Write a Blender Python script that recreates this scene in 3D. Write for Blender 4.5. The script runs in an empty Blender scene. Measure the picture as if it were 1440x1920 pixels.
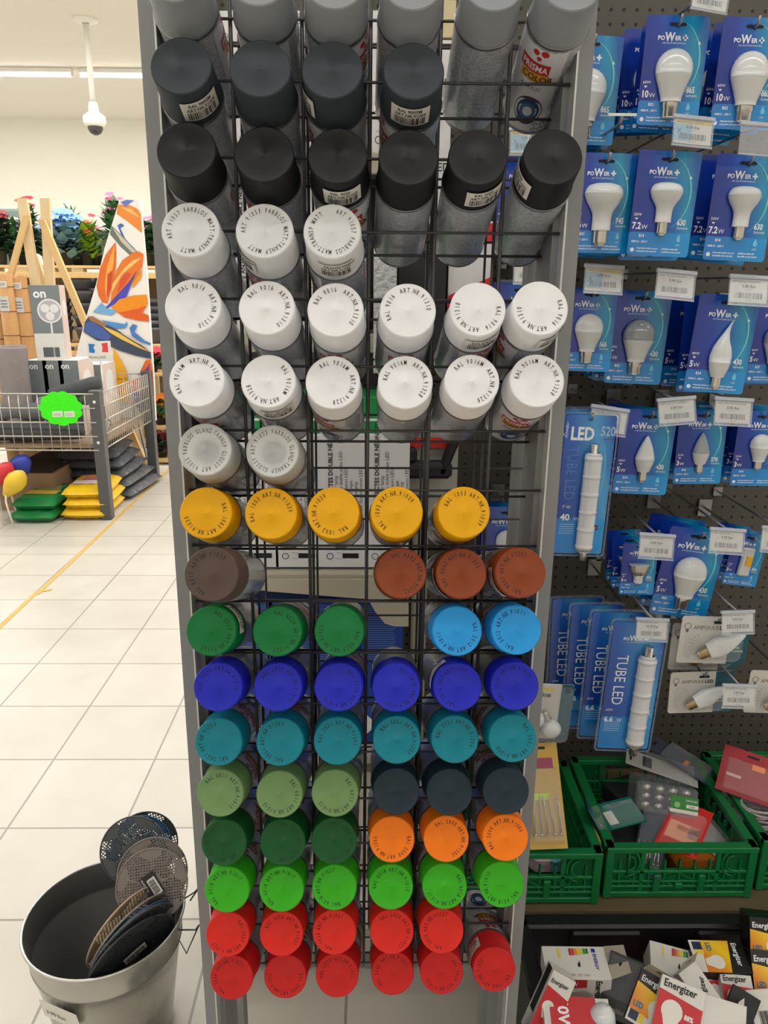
import bpy, math, random
from mathutils import Vector, Matrix, Euler
R = math.radians
SC = bpy.context.scene
COL = SC.collection
rnd = random.Random(7)
# ------------------------------------------------------------------ camera
FPX = 1430.0
PITCH, YAW, ROLL, CZ = R(16.6), R(0.8), R(0.4), 1.5
fw = Vector((math.sin(YAW)*math.cos(PITCH), math.cos(YAW)*math.cos(PITCH), -math.sin(PITCH)))
rt0 = Vector((math.cos(YAW), -math.sin(YAW), 0))
up0 = rt0.cross(fw)
rt = rt0*math.cos(ROLL) + up0*math.sin(ROLL)
up = up0*math.cos(ROLL) - rt0*math.sin(ROLL)
CAM = Vector((0, 0, CZ))
cd = bpy.data.cameras.new('camera'); cam = bpy.data.objects.new('camera', cd); COL.objects.link(cam)
cam.matrix_world = Matrix.Translation(CAM) @ Matrix((rt, up, -fw)).transposed().to_4x4()
cd.sensor_fit = 'VERTICAL'; cd.sensor_height = 36; cd.lens = FPX/1920*36; cd.clip_start = 0.02
SC.camera = cam
SC.view_settings.view_transform = 'Standard'; SC.view_settings.look = 'None'
SC.view_settings.gamma = 1; SC.view_settings.use_curve_mapping = False
SC.view_settings.exposure = 0.0
w = bpy.data.worlds.new('world'); SC.world = w; w.use_nodes = True
w.node_tree.nodes['Background'].inputs[0].default_value = (0.9, 0.95, 1, 1)
w.node_tree.nodes['Background'].inputs[1].default_value = 0.12

def ray(px, py): return fw + rt*((px-720)/FPX) - up*((py-960)/FPX)
def P(px, py, Y):
    d = ray(px, py); return CAM + d*(Y/d.y)
def PZ(px, py, z):
    d = ray(px, py); return CAM + d*((z-CZ)/d.z)

# fluorescent rows of the shop: (Y, lamp power)
CEIL = 3.8
LAMP_ROWS = [(9.65, 86), (6.6, 80), (3.6, 54), (0.2, 20), (-2.8, 30)]
FIXTURE_X = [P(142, 134, 9.65).x + 0.79*(2*k-5) for k in range(8)]
for Yl, pw in LAMP_ROWS:
    pw = pw*3
    for k, xs in enumerate((-2.3,)):
        ld = bpy.data.lights.new('fluorescent_light', 'AREA'); ld.shape = 'RECTANGLE'
        ld.size = 12.4; ld.size_y = 0.12; ld.energy = pw; ld.color = (1.0, 0.995, 0.985)
        lo = bpy.data.objects.new('fluorescent_light', ld); COL.objects.link(lo)
        lo.location = (xs, Yl, CEIL-0.13)

# ------------------------------------------------------------------ materials
def lin(c):
    return tuple((x/255/12.92 if x/255 <= 0.04045 else ((x/255+0.055)/1.055)**2.4) for x in c)
_M = {}
def mat(name, c, rough=0.5, metal=0.0, noise=0.0, nscale=20, bump=0.0, bscale=60, spec=0.5, trans=0, alpha=1, emit=0, sss=0, ior=1.45, coat=0):
    if name in _M: return _M[name]
    m = bpy.data.materials.new(name); m.use_nodes = True; nt = m.node_tree
    b = nt.nodes['Principled BSDF']
    col = lin(c) + (1,)
    b.inputs['Base Color'].default_value = col
    b.inputs['Roughness'].default_value = rough; b.inputs['Metallic'].default_value = metal
    b.inputs['Specular IOR Level'].default_value = spec; b.inputs['IOR'].default_value = ior
    b.inputs['Transmission Weight'].default_value = trans; b.inputs['Alpha'].default_value = alpha
    b.inputs['Coat Weight'].default_value = coat
    if emit:
        b.inputs['Emission Color'].default_value = col; b.inputs['Emission Strength'].default_value = emit
    tc = nt.nodes.new('ShaderNodeTexCoord')
    nz = nt.nodes.new('ShaderNodeTexNoise'); nz.inputs['Scale'].default_value = nscale; nz.inputs['Detail'].default_value = 4
    nt.links.new(tc.outputs['Object'], nz.inputs['Vector'])
    mx = nt.nodes.new('ShaderNodeMix'); mx.data_type = 'RGBA'
    n = max(noise, 0.03)
    mx.inputs[6].default_value = tuple(min(1, x*(1+n)) for x in col[:3])+(1,)
    mx.inputs[7].default_value = tuple(x*(1-n) for x in col[:3])+(1,)
    nt.links.new(nz.outputs['Fac'], mx.inputs[0]); nt.links.new(mx.outputs[2], b.inputs['Base Color'])
    if bump:
        n2 = nt.nodes.new('ShaderNodeTexNoise'); n2.inputs['Scale'].default_value = bscale; n2.inputs['Detail'].default_value = 3
        nt.links.new(tc.outputs['Object'], n2.inputs['Vector'])
        bp = nt.nodes.new('ShaderNodeBump'); bp.inputs['Strength'].default_value = bump; bp.inputs['Distance'].default_value = 0.01
        nt.links.new(n2.outputs['Fac'], bp.inputs['Height']); nt.links.new(bp.outputs['Normal'], b.inputs['Normal'])
    m['_b'] = 1
    _M[name] = m; return m
def ramp_mat(name, stops, vec, rough=0.3, coat=0.0, wob=0.0):
    """colour printed along an object-space direction vec (a.xyz + offset)"""
    if name in _M: return _M[name]
    m = bpy.data.materials.new(name); m.use_nodes = True; nt = m.node_tree; b = nt.nodes['Principled BSDF']
    b.inputs['Roughness'].default_value = rough; b.inputs['Coat Weight'].default_value = coat
    tc = nt.nodes.new('ShaderNodeTexCoord'); dt = nt.nodes.new('ShaderNodeVectorMath'); dt.operation = 'DOT_PRODUCT'
    dt.inputs[1].default_value = vec[:3]; nt.links.new(tc.outputs['Object'], dt.inputs[0])
    ad = nt.nodes.new('ShaderNodeMath'); ad.operation = 'ADD'; ad.inputs[1].default_value = vec[3]
    nt.links.new(dt.outputs['Value'], ad.inputs[0]); src = ad.outputs[0]
    if wob:
        nz = nt.nodes.new('ShaderNodeTexNoise'); nz.inputs['Scale'].default_value = 25
        nt.links.new(tc.outputs['Object'], nz.inputs['Vector'])
        ma = nt.nodes.new('ShaderNodeMath'); ma.operation = 'MULTIPLY_ADD'; ma.inputs[1].default_value = wob
        nt.links.new(nz.outputs['Fac'], ma.inputs[0]); nt.links.new(src, ma.inputs[2]); src = ma.outputs[0]
    rp = nt.nodes.new('ShaderNodeValToRGB'); e = rp.color_ramp.elements
    while len(e) < len(stops): e.new(0.5)
    for i, (p, c) in enumerate(stops): e[i].position = p; e[i].color = lin(c)+(1,)
    nt.links.new(src, rp.inputs[0]); nt.links.new(rp.outputs[0], b.inputs['Base Color'])
    _M[name] = m; return m

# ------------------------------------------------------------------ mesh builder
class MB:
    def __init__(s): s.v = []; s.f = []; s.mi = []; s.sm = []; s.mats = []; s.M = Matrix(); s.flip = False
    def _m(s, m):
        if m not in s.mats: s.mats.append(m)
        return s.mats.index(m)
    def add(s, vs, fs, m, smooth=False, T=None, fn=None):
        o = len(s.v); k = s._m(m)
        for p in vs:
            p = Vector(p)
            if fn: p = Vector(fn(p))
            if T is not None: p = T @ p
            s.v.append(s.M @ p)
        for f in fs: s.f.append(tuple(i+o for i in f)); s.mi.append(k); s.sm.append(smooth)
    def box(s, c, d, m, T=None, bev=0.0):
        x, y, z = d[0]/2, d[1]/2, d[2]/2
        c = Vector(c)
        if bev <= 0:
            vs = [c+Vector(p) for p in ((-x,-y,-z),(x,-y,-z),(x,y,-z),(-x,y,-z),(-x,-y,z),(x,-y,z),(x,y,z),(-x,y,z))]
            s.add(vs, [(0,3,2,1),(4,5,6,7),(0,1,5,4),(1,2,6,5),(2,3,7,6),(3,0,4,7)], m, False, T); return
        b = min(bev, x*.95, y*.95, z*.95)
        vs = []; 
        for sx in (-1,1):
            for sy in (-1,1):
                for sz in (-1,1):
                    vs += [c+Vector((sx*x, sy*(y-b), sz*(z-b))), c+Vector((sx*(x-b), sy*y, sz*(z-b))), c+Vector((sx*(x-b), sy*(y-b), sz*z))]
        def I(a, b_, c_, k): return ((a*2+b_)*2+c_)*3+k
        fs = []
        for a in (0,1):
            q = [I(a,0,0,0),I(a,1,0,0),I(a,1,1,0),I(a,0,1,0)]; fs.append(tuple(q if a else q[::-1]))
            q = [I(0,a,0,1),I(0,a,1,1),I(1,a,1,1),I(1,a,0,1)]; fs.append(tuple(q if a else q[::-1]))
            q = [I(0,0,a,2),I(1,0,a,2),I(1,1,a,2),I(0,1,a,2)]; fs.append(tuple(q if a else q[::-1]))
            for b_ in (0,1):
                fs.append((I(a,b_,0,0),I(a,b_,1,0),I(a,b_,1,1),I(a,b_,0,1)))
                fs.append((I(a,0,b_,0),I(a,1,b_,0),I(a,1,b_,2),I(a,0,b_,2)))
                fs.append((I(0,a,b_,1),I(1,a,b_,1),I(1,a,b_,2),I(0,a,b_,2)))
                for c_ in (0,1): fs.append((I(a,b_,c_,0),I(a,b_,c_,1),I(a,b_,c_,2)))
        s.add(vs, fs, m, False, T)
    def tube(s, pts, r, m, n=6, caps=True):
        pts = [Vector(p) for p in pts]; rs = r if isinstance(r, (list, tuple)) else [r]*len(pts)
        vs = []; fs = []
        ref = None
        for i, p in enumerate(pts):
            a = pts[max(i-1, 0)]; b = pts[min(i+1, len(pts)-1)]; t = (b-a)
            if t.length < 1e-9: t = Vector((0,0,1))
            t.normalize()
            if ref is None: ref = Vector((0,0,1)) if abs(t.z) < .9 else Vector((1,0,0))
            u = (ref - t*ref.dot(t)); u = u.normalized() if u.length > 1e-6 else t.orthogonal().normalized(); ref = u
            q = t.cross(u)
            for k in range(n):
                an = 2*math.pi*k/n; vs.append(p + (u*math.cos(an)+q*math.sin(an))*rs[i])
        for i in range(len(pts)-1):
            for k in range(n):
                k2 = (k+1) % n; fs.append((i*n+k, i*n+k2, (i+1)*n+k2, (i+1)*n+k))
        if caps: fs.append(tuple(range(n))[::-1]); fs.append(tuple((len(pts)-1)*n+k for k in range(n)))
        s.add(vs, fs, m, n > 4)
    def lathe(s, prof, m, n=32, T=None, smooth=True, c=(0,0,0)):
        """prof: list of (r, z) bottom to top; groups split by None for sharp edges"""
        segs = []; cur = []
        for p in prof:
            if p is None: segs.append(cur); cur = [cur[-1]]
            else: cur.append(p)
        segs.append(cur)
        for sg in segs:
            vs = []; fs = []
            for (r, z) in sg:
                for k in range(n):
                    a = 2*math.pi*k/n; vs.append((c[0]+r*math.cos(a), c[1]+r*math.sin(a), c[2]+z))
            for i in range(len(sg)-1):
                for k in range(n):
                    k2 = (k+1) % n; fs.append((i*n+k, i*n+k2, (i+1)*n+k2, (i+1)*n+k))
            s.add(vs, fs, m, smooth, T)
    def disc(s, r, z, m, n=32, T=None, c=(0,0)):
        s.add([(c[0]+r*math.cos(2*math.pi*k/n), c[1]+r*math.sin(2*math.pi*k/n), z) for k in range(n)], [tuple(range(n))], m, False, T)
    def poly(s, pts, m, T=None, fn=None):
        s.add([Vector((p[0], p[1], p[2] if len(p) > 2 else 0)) for p in pts], [tuple(range(len(pts)))], m, False, T, fn)
    def prism(s, pts, h, m, T=None):
        n = len(pts); vs = [(p[0], p[1], 0) for p in pts]+[(p[0], p[1], h) for p in pts]
        fs = [tuple(range(n))[::-1], tuple(range(n, 2*n))]+[(i, (i+1) % n, n+(i+1) % n, n+i) for i in range(n)]
        s.add(vs, fs, m, False, T)
    def board(s, a, b, wv, tv, m):
        """bar from a to b with full width vector wv and thickness vector tv"""
        a, b, wv, tv = Vector(a), Vector(b), Vector(wv)/2, Vector(tv)/2
        vs = [a-wv-tv, a+wv-tv, a+wv+tv, a-wv+tv, b-wv-tv, b+wv-tv, b+wv+tv, b-wv+tv]
        s.add(vs, [(0,3,2,1),(4,5,6,7),(0,1,5,4),(1,2,6,5),(2,3,7,6),(3,0,4,7)], m)
    def text(s, t, size, m, T=None, fn=None, align='L', sx=1.0, bold=0.0):
        vs, fs, wd = glyphs(t, bold)
        o = {'L': 0, 'C': -wd/2, 'R': -wd}[align]
        s.add([((x+o)*size*sx, y*size, 0) for x, y in vs], fs, m, False, T, fn)
        return wd*size*sx
    def grid(s, nx, ny, fn, m, smooth=True, T=None):
        vs = [fn(i/nx, j/ny) for j in range(ny+1) for i in range(nx+1)]
        fs = [(j*(nx+1)+i, j*(nx+1)+i+1, (j+1)*(nx+1)+i+1, (j+1)*(nx+1)+i) for j in range(ny) for i in range(nx)]
        s.add(vs, fs, m, smooth, T)
    def data(s, name):
        me = bpy.data.meshes.new(name); me.from_pydata([tuple(v) for v in s.v], [], s.f)
        for m in s.mats: me.materials.append(m)
        me.polygons.foreach_set('material_index', s.mi); me.polygons.foreach_set('use_smooth', s.sm); me.update()
        return me
    def build(s, name, parent=None, loc=None, **kw):
        o = bpy.data.objects.new(name, s.data(name)); COL.objects.link(o)
        if parent is not None: o.parent = parent
        if loc is not None: o.location = loc
        for k, v in kw.items(): o[k] = v
        return o
_G = {}
def glyphs(t, bold=0.0):
    key = (t, bold)
    if key in _G: return _G[key]
    cu = bpy.data.curves.new('t', 'FONT'); cu.body = t; cu.resolution_u = 2; cu.offset = bold
    ob = bpy.data.objects.new('t', cu); COL.objects.link(ob)
    dg = bpy.context.evaluated_depsgraph_get(); dg.update()
    me = ob.evaluated_get(dg).to_mesh()
    vs = [(v.co.x, v.co.y) for v in me.vertices]; fs = [tuple(p.vertices) for p in me.polygons]
    wd = max([v[0] for v in vs], default=0)
    ob.evaluated_get(dg).to_mesh_clear(); bpy.data.objects.remove(ob); bpy.data.curves.remove(cu)
    _G[key] = (vs, fs, wd); return _G[key]
def mod(o, typ, **kw):
    md = o.modifiers.new(typ.lower(), typ)
    for k, v in kw.items(): setattr(md, k, v)
    return o
def thing(name, label, cat, loc=(0,0,0), M=None, group=None):
    o = bpy.data.objects.new(name, None); COL.objects.link(o); o.empty_display_size = .02
    if M is not None: o.matrix_world = M
    else: o.location = loc
    return tag(o, label, cat, group)
def tag(o, label, cat, group=None):
    o['label'] = label; o['category'] = cat
    if group: o['group'] = group
    return o
def struct(o, ): o['kind'] = 'structure'; return o
def dup(root, M=None, loc=None, label=None, group=None):
    r = root.copy(); COL.objects.link(r)
    if M is not None: r.matrix_world = M
    if loc is not None: r.location = loc
    if label: r['label'] = label
    if group: r['group'] = group
    for ch in list(root.children):
        c = ch.copy(); COL.objects.link(c); c.parent = r
        for g in list(ch.children):
            d = g.copy(); COL.objects.link(d); d.parent = c
    return r
def frame(o, x, y, z):
    """matrix with given axes"""
    M = Matrix((Vector(x).normalized(), Vector(y).normalized(), Vector(z).normalized())).transposed().to_4x4()
    M.translation = Vector(o); return M
def facing(o, roll=0.0, yaw=0.0, pitch=0.0):
    """local x right, y up, z towards the viewer (-Y world); roll clockwise as seen"""
    M = frame(o, (1,0,0), (0,0,1), (0,-1,0)) @ Euler((R(pitch), R(yaw), R(-roll))).to_matrix().to_4x4()
    return M
ORD = ['first','second','third','fourth','fifth','sixth','seventh','eighth','ninth','tenth','eleventh','twelfth']
BLACKINK = mat('black_ink', (28,28,30), .6)
WHITEINK = mat('white_ink', (235,238,242), .5)
PAPER = mat('label_paper', (225,222,215), .5)
def barcode(mb, w_, h_, T, m=BLACKINK, seed=1, fn=None):
    r_ = random.Random(seed); x = 0
    while x < w_:
        b = w_*r_.uniform(.012, .045)
        if x+b > w_: break
        mb.poly([(x,0),(x+b,0),(x+b,h_),(x,h_)], m, T, fn); x += b + w_*r_.uniform(.012, .045)
# ------------------------------------------------------------------ room
T0 = PZ(178, 1424, 0)
TILE = 0.33
TX0 = PZ(101, 1424, 0).x; TY0 = T0.y
def floor_mat():
    m = bpy.data.materials.new('floor_tiles'); m.use_nodes = True; nt = m.node_tree; b = nt.nodes['Principled BSDF']
    b.inputs['Roughness'].default_value = .32
    tc = nt.nodes.new('ShaderNodeTexCoord'); mp = nt.nodes.new('ShaderNodeMapping')
    mp.inputs['Location'].default_value = (-TX0 + TILE*60, -TY0 + TILE*60, 0)
    nt.links.new(tc.outputs['Object'], mp.inputs['Vector'])
    br = nt.nodes.new('ShaderNodeTexBrick'); br.offset = 0; br.squash = 1
    for k, v in (('Scale', 1), ('Mortar Size', .0035), ('Mortar Smooth', .2), ('Bias', 0), ('Brick Width', TILE), ('Row Height', TILE)): br.inputs[k].default_value = v
    br.inputs['Color1'].default_value = lin((200,195,185))+(1,); br.inputs['Color2'].default_value = lin((205,200,190))+(1,)
    br.inputs['Mortar'].default_value = lin((150,143,132))+(1,)
    nt.links.new(mp.outputs[0], br.inputs['Vector'])
    nz = nt.nodes.new('ShaderNodeTexNoise'); nz.inputs['Scale'].default_value = 5; nz.inputs['Detail'].default_value = 5
    nt.links.new(tc.outputs['Object'], nz.inputs['Vector'])
    mx = nt.nodes.new('ShaderNodeMix'); mx.data_type = 'RGBA'; mx.blend_type = 'MULTIPLY'; mx.inputs[0].default_value = .35
    rp = nt.nodes.new('ShaderNodeValToRGB'); rp.color_ramp.elements[0].position = .3; rp.color_ramp.elements[0].color = (.82,.79,.75,1); rp.color_ramp.elements[1].position = .65
    nt.links.new(nz.outputs['Fac'], rp.inputs[0]); nt.links.new(br.outputs['Color'], mx.inputs[6]); nt.links.new(rp.outputs[0], mx.inputs[7])
    nt.links.new(mx.outputs[2], b.inputs['Base Color'])
    return m
XL, XR, YB, YF = -9.2, 4.6, -4.5, 12.5
b = MB(); b.box(((XL+XR)/2, (YB+YF)/2, -.05), (XR-XL, YF-YB, .1), floor_mat()); struct(b.build('floor'))
CREAM = mat('cream_wall', (236,233,222), .8, noise=.02, nscale=2)
b = MB(); b.box(((XL+XR)/2, (YB+YF)/2, CEIL+.05), (XR-XL, YF-YB, .1), mat('ceiling_paint', (226,221,210), .9)); struct(b.build('ceiling'))
for nm, c, d in (('wall_back', ((XL+XR)/2, YF+.05, CEIL/2), (XR-XL, .1, CEIL)), ('wall_left', (XL-.05, (YB+YF)/2, CEIL/2), (.1, YF-YB, CEIL)),
                 ('wall_right', (XR+.05, (YB+YF)/2, CEIL/2), (.1, YF-YB, CEIL)), ('wall_front', ((XL+XR)/2, YB-.05, CEIL/2), (XR-XL, .1, CEIL))):
    b = MB(); b.box(c, d, CREAM); struct(b.build(nm))
# yellow tape line on the floor
ta, tb, tc_ = PZ(0,1174,.001), PZ(74,1106,.001), PZ(322,872,.001)
b = MB(); YEL = mat('yellow_floor_tape', (206,168,92), .6, noise=.1, nscale=40)
dr = (tc_-ta).normalized()
b.board(ta-dr*1.5+Vector((0,0,0)), tb, (.022,0,0), (0,0,.002), YEL); b.board(tb-dr*.06+Vector((.012,0,.0005)), tc_+dr*4, (.022,0,0), (0,0,.002), YEL)
b.board(tb+Vector((.012,-.02,.001)), tb+Vector((.06,.0,.001)), (0,.02,0), (0,0,.002), YEL)
o = b.build('trim_1'); o['kind'] = 'structure'
# ceiling lights
LAMPW = mat('lamp_housing', (235,232,225), .5)
TUBE = mat('lit_tube', (255,252,244), .5, emit=9); TUBE.cycles.emission_sampling = 'NONE'
bx = MB(); bx.box((0,0,.045), (1.5,.09,.05), LAMPW, bev=.008)
bt = MB(); bt.tube([(-.74,0,0),(.74,0,0)], .019, TUBE, 10)
be = MB(); be.box((-.745,0,.012), (.012,.06,.05), LAMPW)
bf = MB(); bf.box((.745,0,.012), (.012,.06,.05), LAMPW)
hd, td, ed = bx.data('housing'), bt.data('tube'), be.data('end_cap')
nrow = ['far back', 'fourth', 'third', 'second', 'nearest']
for j, (Yl, pw) in enumerate(LAMP_ROWS):
    for i, xs in enumerate(FIXTURE_X):
        t = thing('ceiling_light', f'white fluorescent batten on the ceiling, {ORD[i]} from the left in the {nrow[j]} row', 'ceiling light', (xs, Yl, CEIL-.07), group='fluorescent battens on the ceiling')
        for nm, dta in (('housing', hd), ('tube', td), ('end_cap', ed), ('end_cap', bf.data('end_cap'))):
            o = bpy.data.objects.new(nm, dta); COL.objects.link(o); o.parent = t
# dome camera on a pole
q = PZ(160, 36, CEIL); qb = P(172, 196, q.y)
t = thing('dome_camera', 'white dome security camera hanging from the ceiling on a long pole', 'security camera', (q.x, q.y, qb.z))
h = CEIL-qb.z; W_ = mat('white_plastic', (232,230,222), .4)
b = MB(); b.tube([(0,0,.0),(0,0,h)], .026, W_, 12); b.build('pole', t)
b = MB(); b.lathe([(.11,h-.001),(.11,h-.012),(.09,h-.022),(.03,h-.035)], W_, 24); b.build('ceiling_plate', t)
b = MB(); b.lathe([(.036,.02),(.04,-.01),(.045,-.02),(.045,-.06),(.1,-.1),(.105,-.15),(.09,-.18),(.07,-.19)], W_, 24); b.build('housing', t)
b = MB(); b.lathe([(.07,-.19),(.068,-.215),(.05,-.245),(.02,-.262),(0.001,-.264)], mat('smoked_dome', (70,66,66), .15), 20); b.build('dome', t)
# ------------------------------------------------------------------ wire basket table on the left
ZBW = P(150, 843, 4.85).z; ZTW = P(150, 738, 4.85).z
BX1 = P(183, 790, 4.85).x; BX0 = BX1-1.55; BY0, BY1 = 4.86, 5.98
LEGM = mat('leg_grey', (84,84,86), .45); SILW = mat('silver_wire', (186,182,174), .35, metal=.5)
bt_ = thing('basket_table', 'silver wire basket on dark grey legs full of garden goods', 'display basket', (BX1-.7, 5.4, 0)); BO = Vector(bt_.location)
def lb():
    b = MB(); b.M = Matrix.Translation(-BO); return b
for x in (BX0, BX1):
    for y in (BY0, BY1):
        b = lb(); b.box((x, y, (ZTW+.02)/2), (.07, .07, ZTW+.02), LEGM, bev=.004); o = b.build('leg', bt_)
        if y == BY0:
            b = lb(); 
            for z in (ZTW-.05, ZBW+.05): b.lathe([(.010,0),(.008,.004),(.001,.005)], W_ if False else mat('white_plastic', (232,230,222), .4), 12, frame((x, y-.036, z), (1,0,0), (0,0,1), (0,-1,0)))
            b.build('bolt', o)
def panel(name, a, c, n, zs):
    b = lb(); a = Vector(a); c = Vector(c)
    for k in range(n+1):
        p = a.lerp(c, k/n); b.tube([(p.x, p.y, ZBW), (p.x, p.y, ZTW)], .0032, SILW, 6)
    for z in zs: b.tube([(a.x, a.y-.004, z), (c.x, c.y-.004, z)], .005, SILW, 6)
    b.build(name, bt_)
zs = [ZBW+(ZTW-ZBW)*k/4 for k in range(5)]
panel('front_wire_panel', (BX0, BY0-.03, 0), (BX1, BY0-.03, 0), 26, zs); panel('rear_wire_panel', (BX0, BY1, 0), (BX1, BY1, 0), 26, zs)
panel('side_wire_panel', (BX1+.02, BY0, 0), (BX1+.02, BY1, 0), 24, zs); panel('side_wire_panel', (BX0, BY0, 0), (BX0, BY1, 0), 24, zs)
b = lb(); b.box(((BX0+BX1)/2, (BY0+BY1)/2, ZBW+.012), (BX1-BX0-.06, BY1-BY0-.04, .015), mat('basket_board', (158,136,112), .7, noise=.1)); b.build('base_board', bt_)
ZF = ZBW+.021
# green scalloped sign
c = P(114, 766, 4.80); n = 88; pts = []
for k in range(n):
    a = 6.283*k/n; r_ = .128*(1+.10*abs(math.sin(5.5*a+.4))-.05); pts.append((r_*1.03*math.cos(a), r_*.82*math.sin(a)))
t = thing('price_sign', 'fluorescent green scalloped price sign clipped to the wire basket', 'price sign', c)
b = MB(); b.prism(pts, .003, mat('fluo_green', (60,245,10), .6, noise=.15, nscale=120), frame((0,0,0), (1,0,0), (0,0,1), (0,-1,0))); b.build('sign_card', t)
for k, x in enumerate((-.055, .02)):
    b = MB(); T = frame((x, -.0034, -.055), (1,0,.05), (0,0,1), (0,-1,0)); b.box((.032,.019,.0005), (.064,.036,.0008), PAPER, T=T); b.text('Prix', .012, GREYI_ if False else BLACKINK, T @ Matrix.Translation((.006,.012,.001))) if False else None
    for j in range(3): b.poly([(.006,.010+j*.006),(.052,.010+j*.006),(.052,.0115+j*.006),(.006,.0115+j*.006)], mat('grey_ink', (96,98,104), .6), T @ Matrix.Translation((0,0,.0012)))
    b.build('sticker', t)
# fan boxes
GBX = mat('fan_box_grey', (122,128,132), .5); PKX = mat('fan_box_beige', (214,194,184), .5); WHX = mat('fan_box_white', (222,220,216), .5)
def fanbox(w_, d_, h_, label, loc, full, rot=0):
    t = thing('fan_box', label, 'box', loc, group='fan cartons'); t.rotation_euler = (0,0,R(rot))
    b = MB(); b.box((0, d_/2, h_/2), (w_, d_, h_), WHX)
    T = frame((-w_/2, -.001, 0), (1,0,0), (0,0,1), (0,-1,0))
    y0 = h_*.36 if full else 0
    b.poly([(0,y0),(w_,y0),(w_,h_),(0,h_)], GBX, T)
    T2 = T @ Matrix.Translation((0,0,.001)); b.text('on', w_*.42, WHITEINK, T2 @ Matrix.Translation((w_*.12, h_-w_*.42, 0)), bold=.03)
    cx, cy, r_ = w_*.62, (h_*.66 if full else h_*.42), w_*.42
    b.disc(r_, 0, mat('fan_ring', (226,226,228), .5), 28, T2 @ Matrix.Translation((cx, cy, 0)))
    b.disc(r_*.86, .0006, mat('fan_grill', (178,176,184), .5), 28, T2 @ Matrix.Translation((cx, cy, 0)))
    for k in range(3): b.disc(r_*.36, .0012, mat('fan_ring', (226,226,228)), 12, T2 @ Matrix.Translation((cx+r_*.42*math.cos(2.09*k+.5), cy+r_*.42*math.sin(2.09*k+.5), 0)))
    b.poly([(cx-.006,.01),(cx+.006,.01),(cx+.006,cy-r_),(cx-.006,cy-r_)], mat('fan_ring', (226,226,228)), T2)
    if full: b.poly([(w_*.25,h_*.04),(w_*.8,h_*.04),(w_*.8,h_*.17),(w_*.25,h_*.17)], mat('label_dark', (92,94,98), .5), T2)
    b.poly([(0,0),(d_,0),(d_,h_),(0,h_)], PKX, frame((w_/2+.001, 0, 0), (0,1,0), (0,0,1), (1,0,0)))
    b.disc(d_*.3, 0, WHX, 20, frame((w_/2+.002, d_/2, h_*.7), (0,1,0), (0,0,1), (1,0,0)))
    b.build('carton', t)
    return t
for k in range(3):
    a = P(57+29.5*k, 745, 5.2); c = P(57+29.5*(k+1), 676, 5.2)
    fanbox(c.x-a.x-.003, .28, c.z-ZF, f'grey fan carton standing in the basket, {ORD[k]} from the left of the three', ((a.x+c.x)/2, 5.2, ZF), False)
zt3 = P(100, 676, 5.2).z
a = P(71, 673, 5.24); c = P(108, 535, 5.24)
fanbox(c.x-a.x, .17, c.z-zt3, 'tall grey and beige fan carton standing on top of the three others', ((a.x+c.x)/2, 5.24, zt3+.001), True, 9)
a = P(155, 738, 5.55); c = P(189, 684, 5.55)
fanbox(c.x-a.x, .3, c.z-ZF, 'fan carton at the right of the basket beside the ironing board', ((a.x+c.x)/2, 5.55, ZF), False)
# quilted grey bag
a = P(24, 745, 5.0); zt = P(24, 650, 5.0).z; rr = (P(54,700,5.0)-P(0,700,5.0)).length/2
QM = mat('quilted_grey', (140,131,131), .8, noise=.1, bump=.8, bscale=14)
b = MB(); H = zt-ZF; pr = [(rr*.85,0),(rr*.96,.03),(rr*.98,H*.4),(rr*1.0,H*.8),(rr*1.05,H*.97),(rr*1.0,H),(rr*.93,H-.01),(rr*.9,H-.10),(rr*.85,H-.2),(.001,H-.21)]
b.lathe(pr, QM, 32); tag(b.build('quilted_bag', None, (a.x, 5.06, ZF)), 'grey quilted round bag standing open in the basket at left', 'bag')
# rolled and folded dark fabrics
def capsule(name, p0, p1, r_, m, label, cat, group=None, sq=.6):
    p0, p1 = Vector(p0), Vector(p1); d = p1-p0; n = 12
    b = MB(); pts = [p0-p0+d*(k/n) for k in range(n+1)]; rs = [r_*(.55+.45*math.sin(math.pi*min(1, max(0, (k/n)*.8+.1)))**.5)*(1+rnd.uniform(-.08,.08)) for k in range(n+1)]
    b.tube(pts, rs, m, 14); o = b.build(name, None, p0); mod(o, 'SUBSURF', levels=1, render_levels=1); return tag(o, label, cat, group)
DF = mat('dark_grey_fabric', (72,75,78), .75, noise=.12, bump=.5, bscale=25); DF2 = mat('mid_grey_fabric', (98,102,104), .75, noise=.12, bump=.5, bscale=25)
xa, xb = BX0+.08, BX1-.08
caps_ = [((xa,4.98,ZF+.07),(xb-.05,4.98,ZF+.07),.065,DF,'dark grey folded cover lying along the front of the basket, lowest'),
 ((xa+.1,5.01,ZF+.19),(xb-.1,5.02,ZF+.20),.062,DF2,'mid grey folded cover lying on the lowest cover behind the green sign'),
 ((P(95,770,4.98).x,4.97,ZF+.30),(P(192,715,5.15).x,5.12,P(192,715,5.15).z),.055,DF,'dark grey rolled parasol cover leaning up towards the basket corner'),
 ((xb-.45,5.45,ZF+.06),(xb-.02,5.35,ZF+.06),.055,DF,'dark rolled cover at the right end of the basket floor'),
 ((P(120,742,5.02).x,5.10,ZF+.30),(xb-.04,5.08,ZF+.27),.05,DF2,'grey rolled cover behind the leg of the basket')]
for (p0, p1, r_, m, lab) in caps_: capsule('folded_cover', p0, p1, r_, m, lab, 'fabric cover', 'dark covers in the basket')
c = P(170, 805, 4.95)
b = MB(); b.prism([(0,0),(.09,-.04),(.14,.05),(.05,.10)], .002, WHX, frame((0,0,0), (1,0,0), (0,-.2,1), (0,-1,-.2))); tag(b.build('hang_tag', None, c), 'white hang tag showing between basket wires beside the leg', 'tag')
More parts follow.
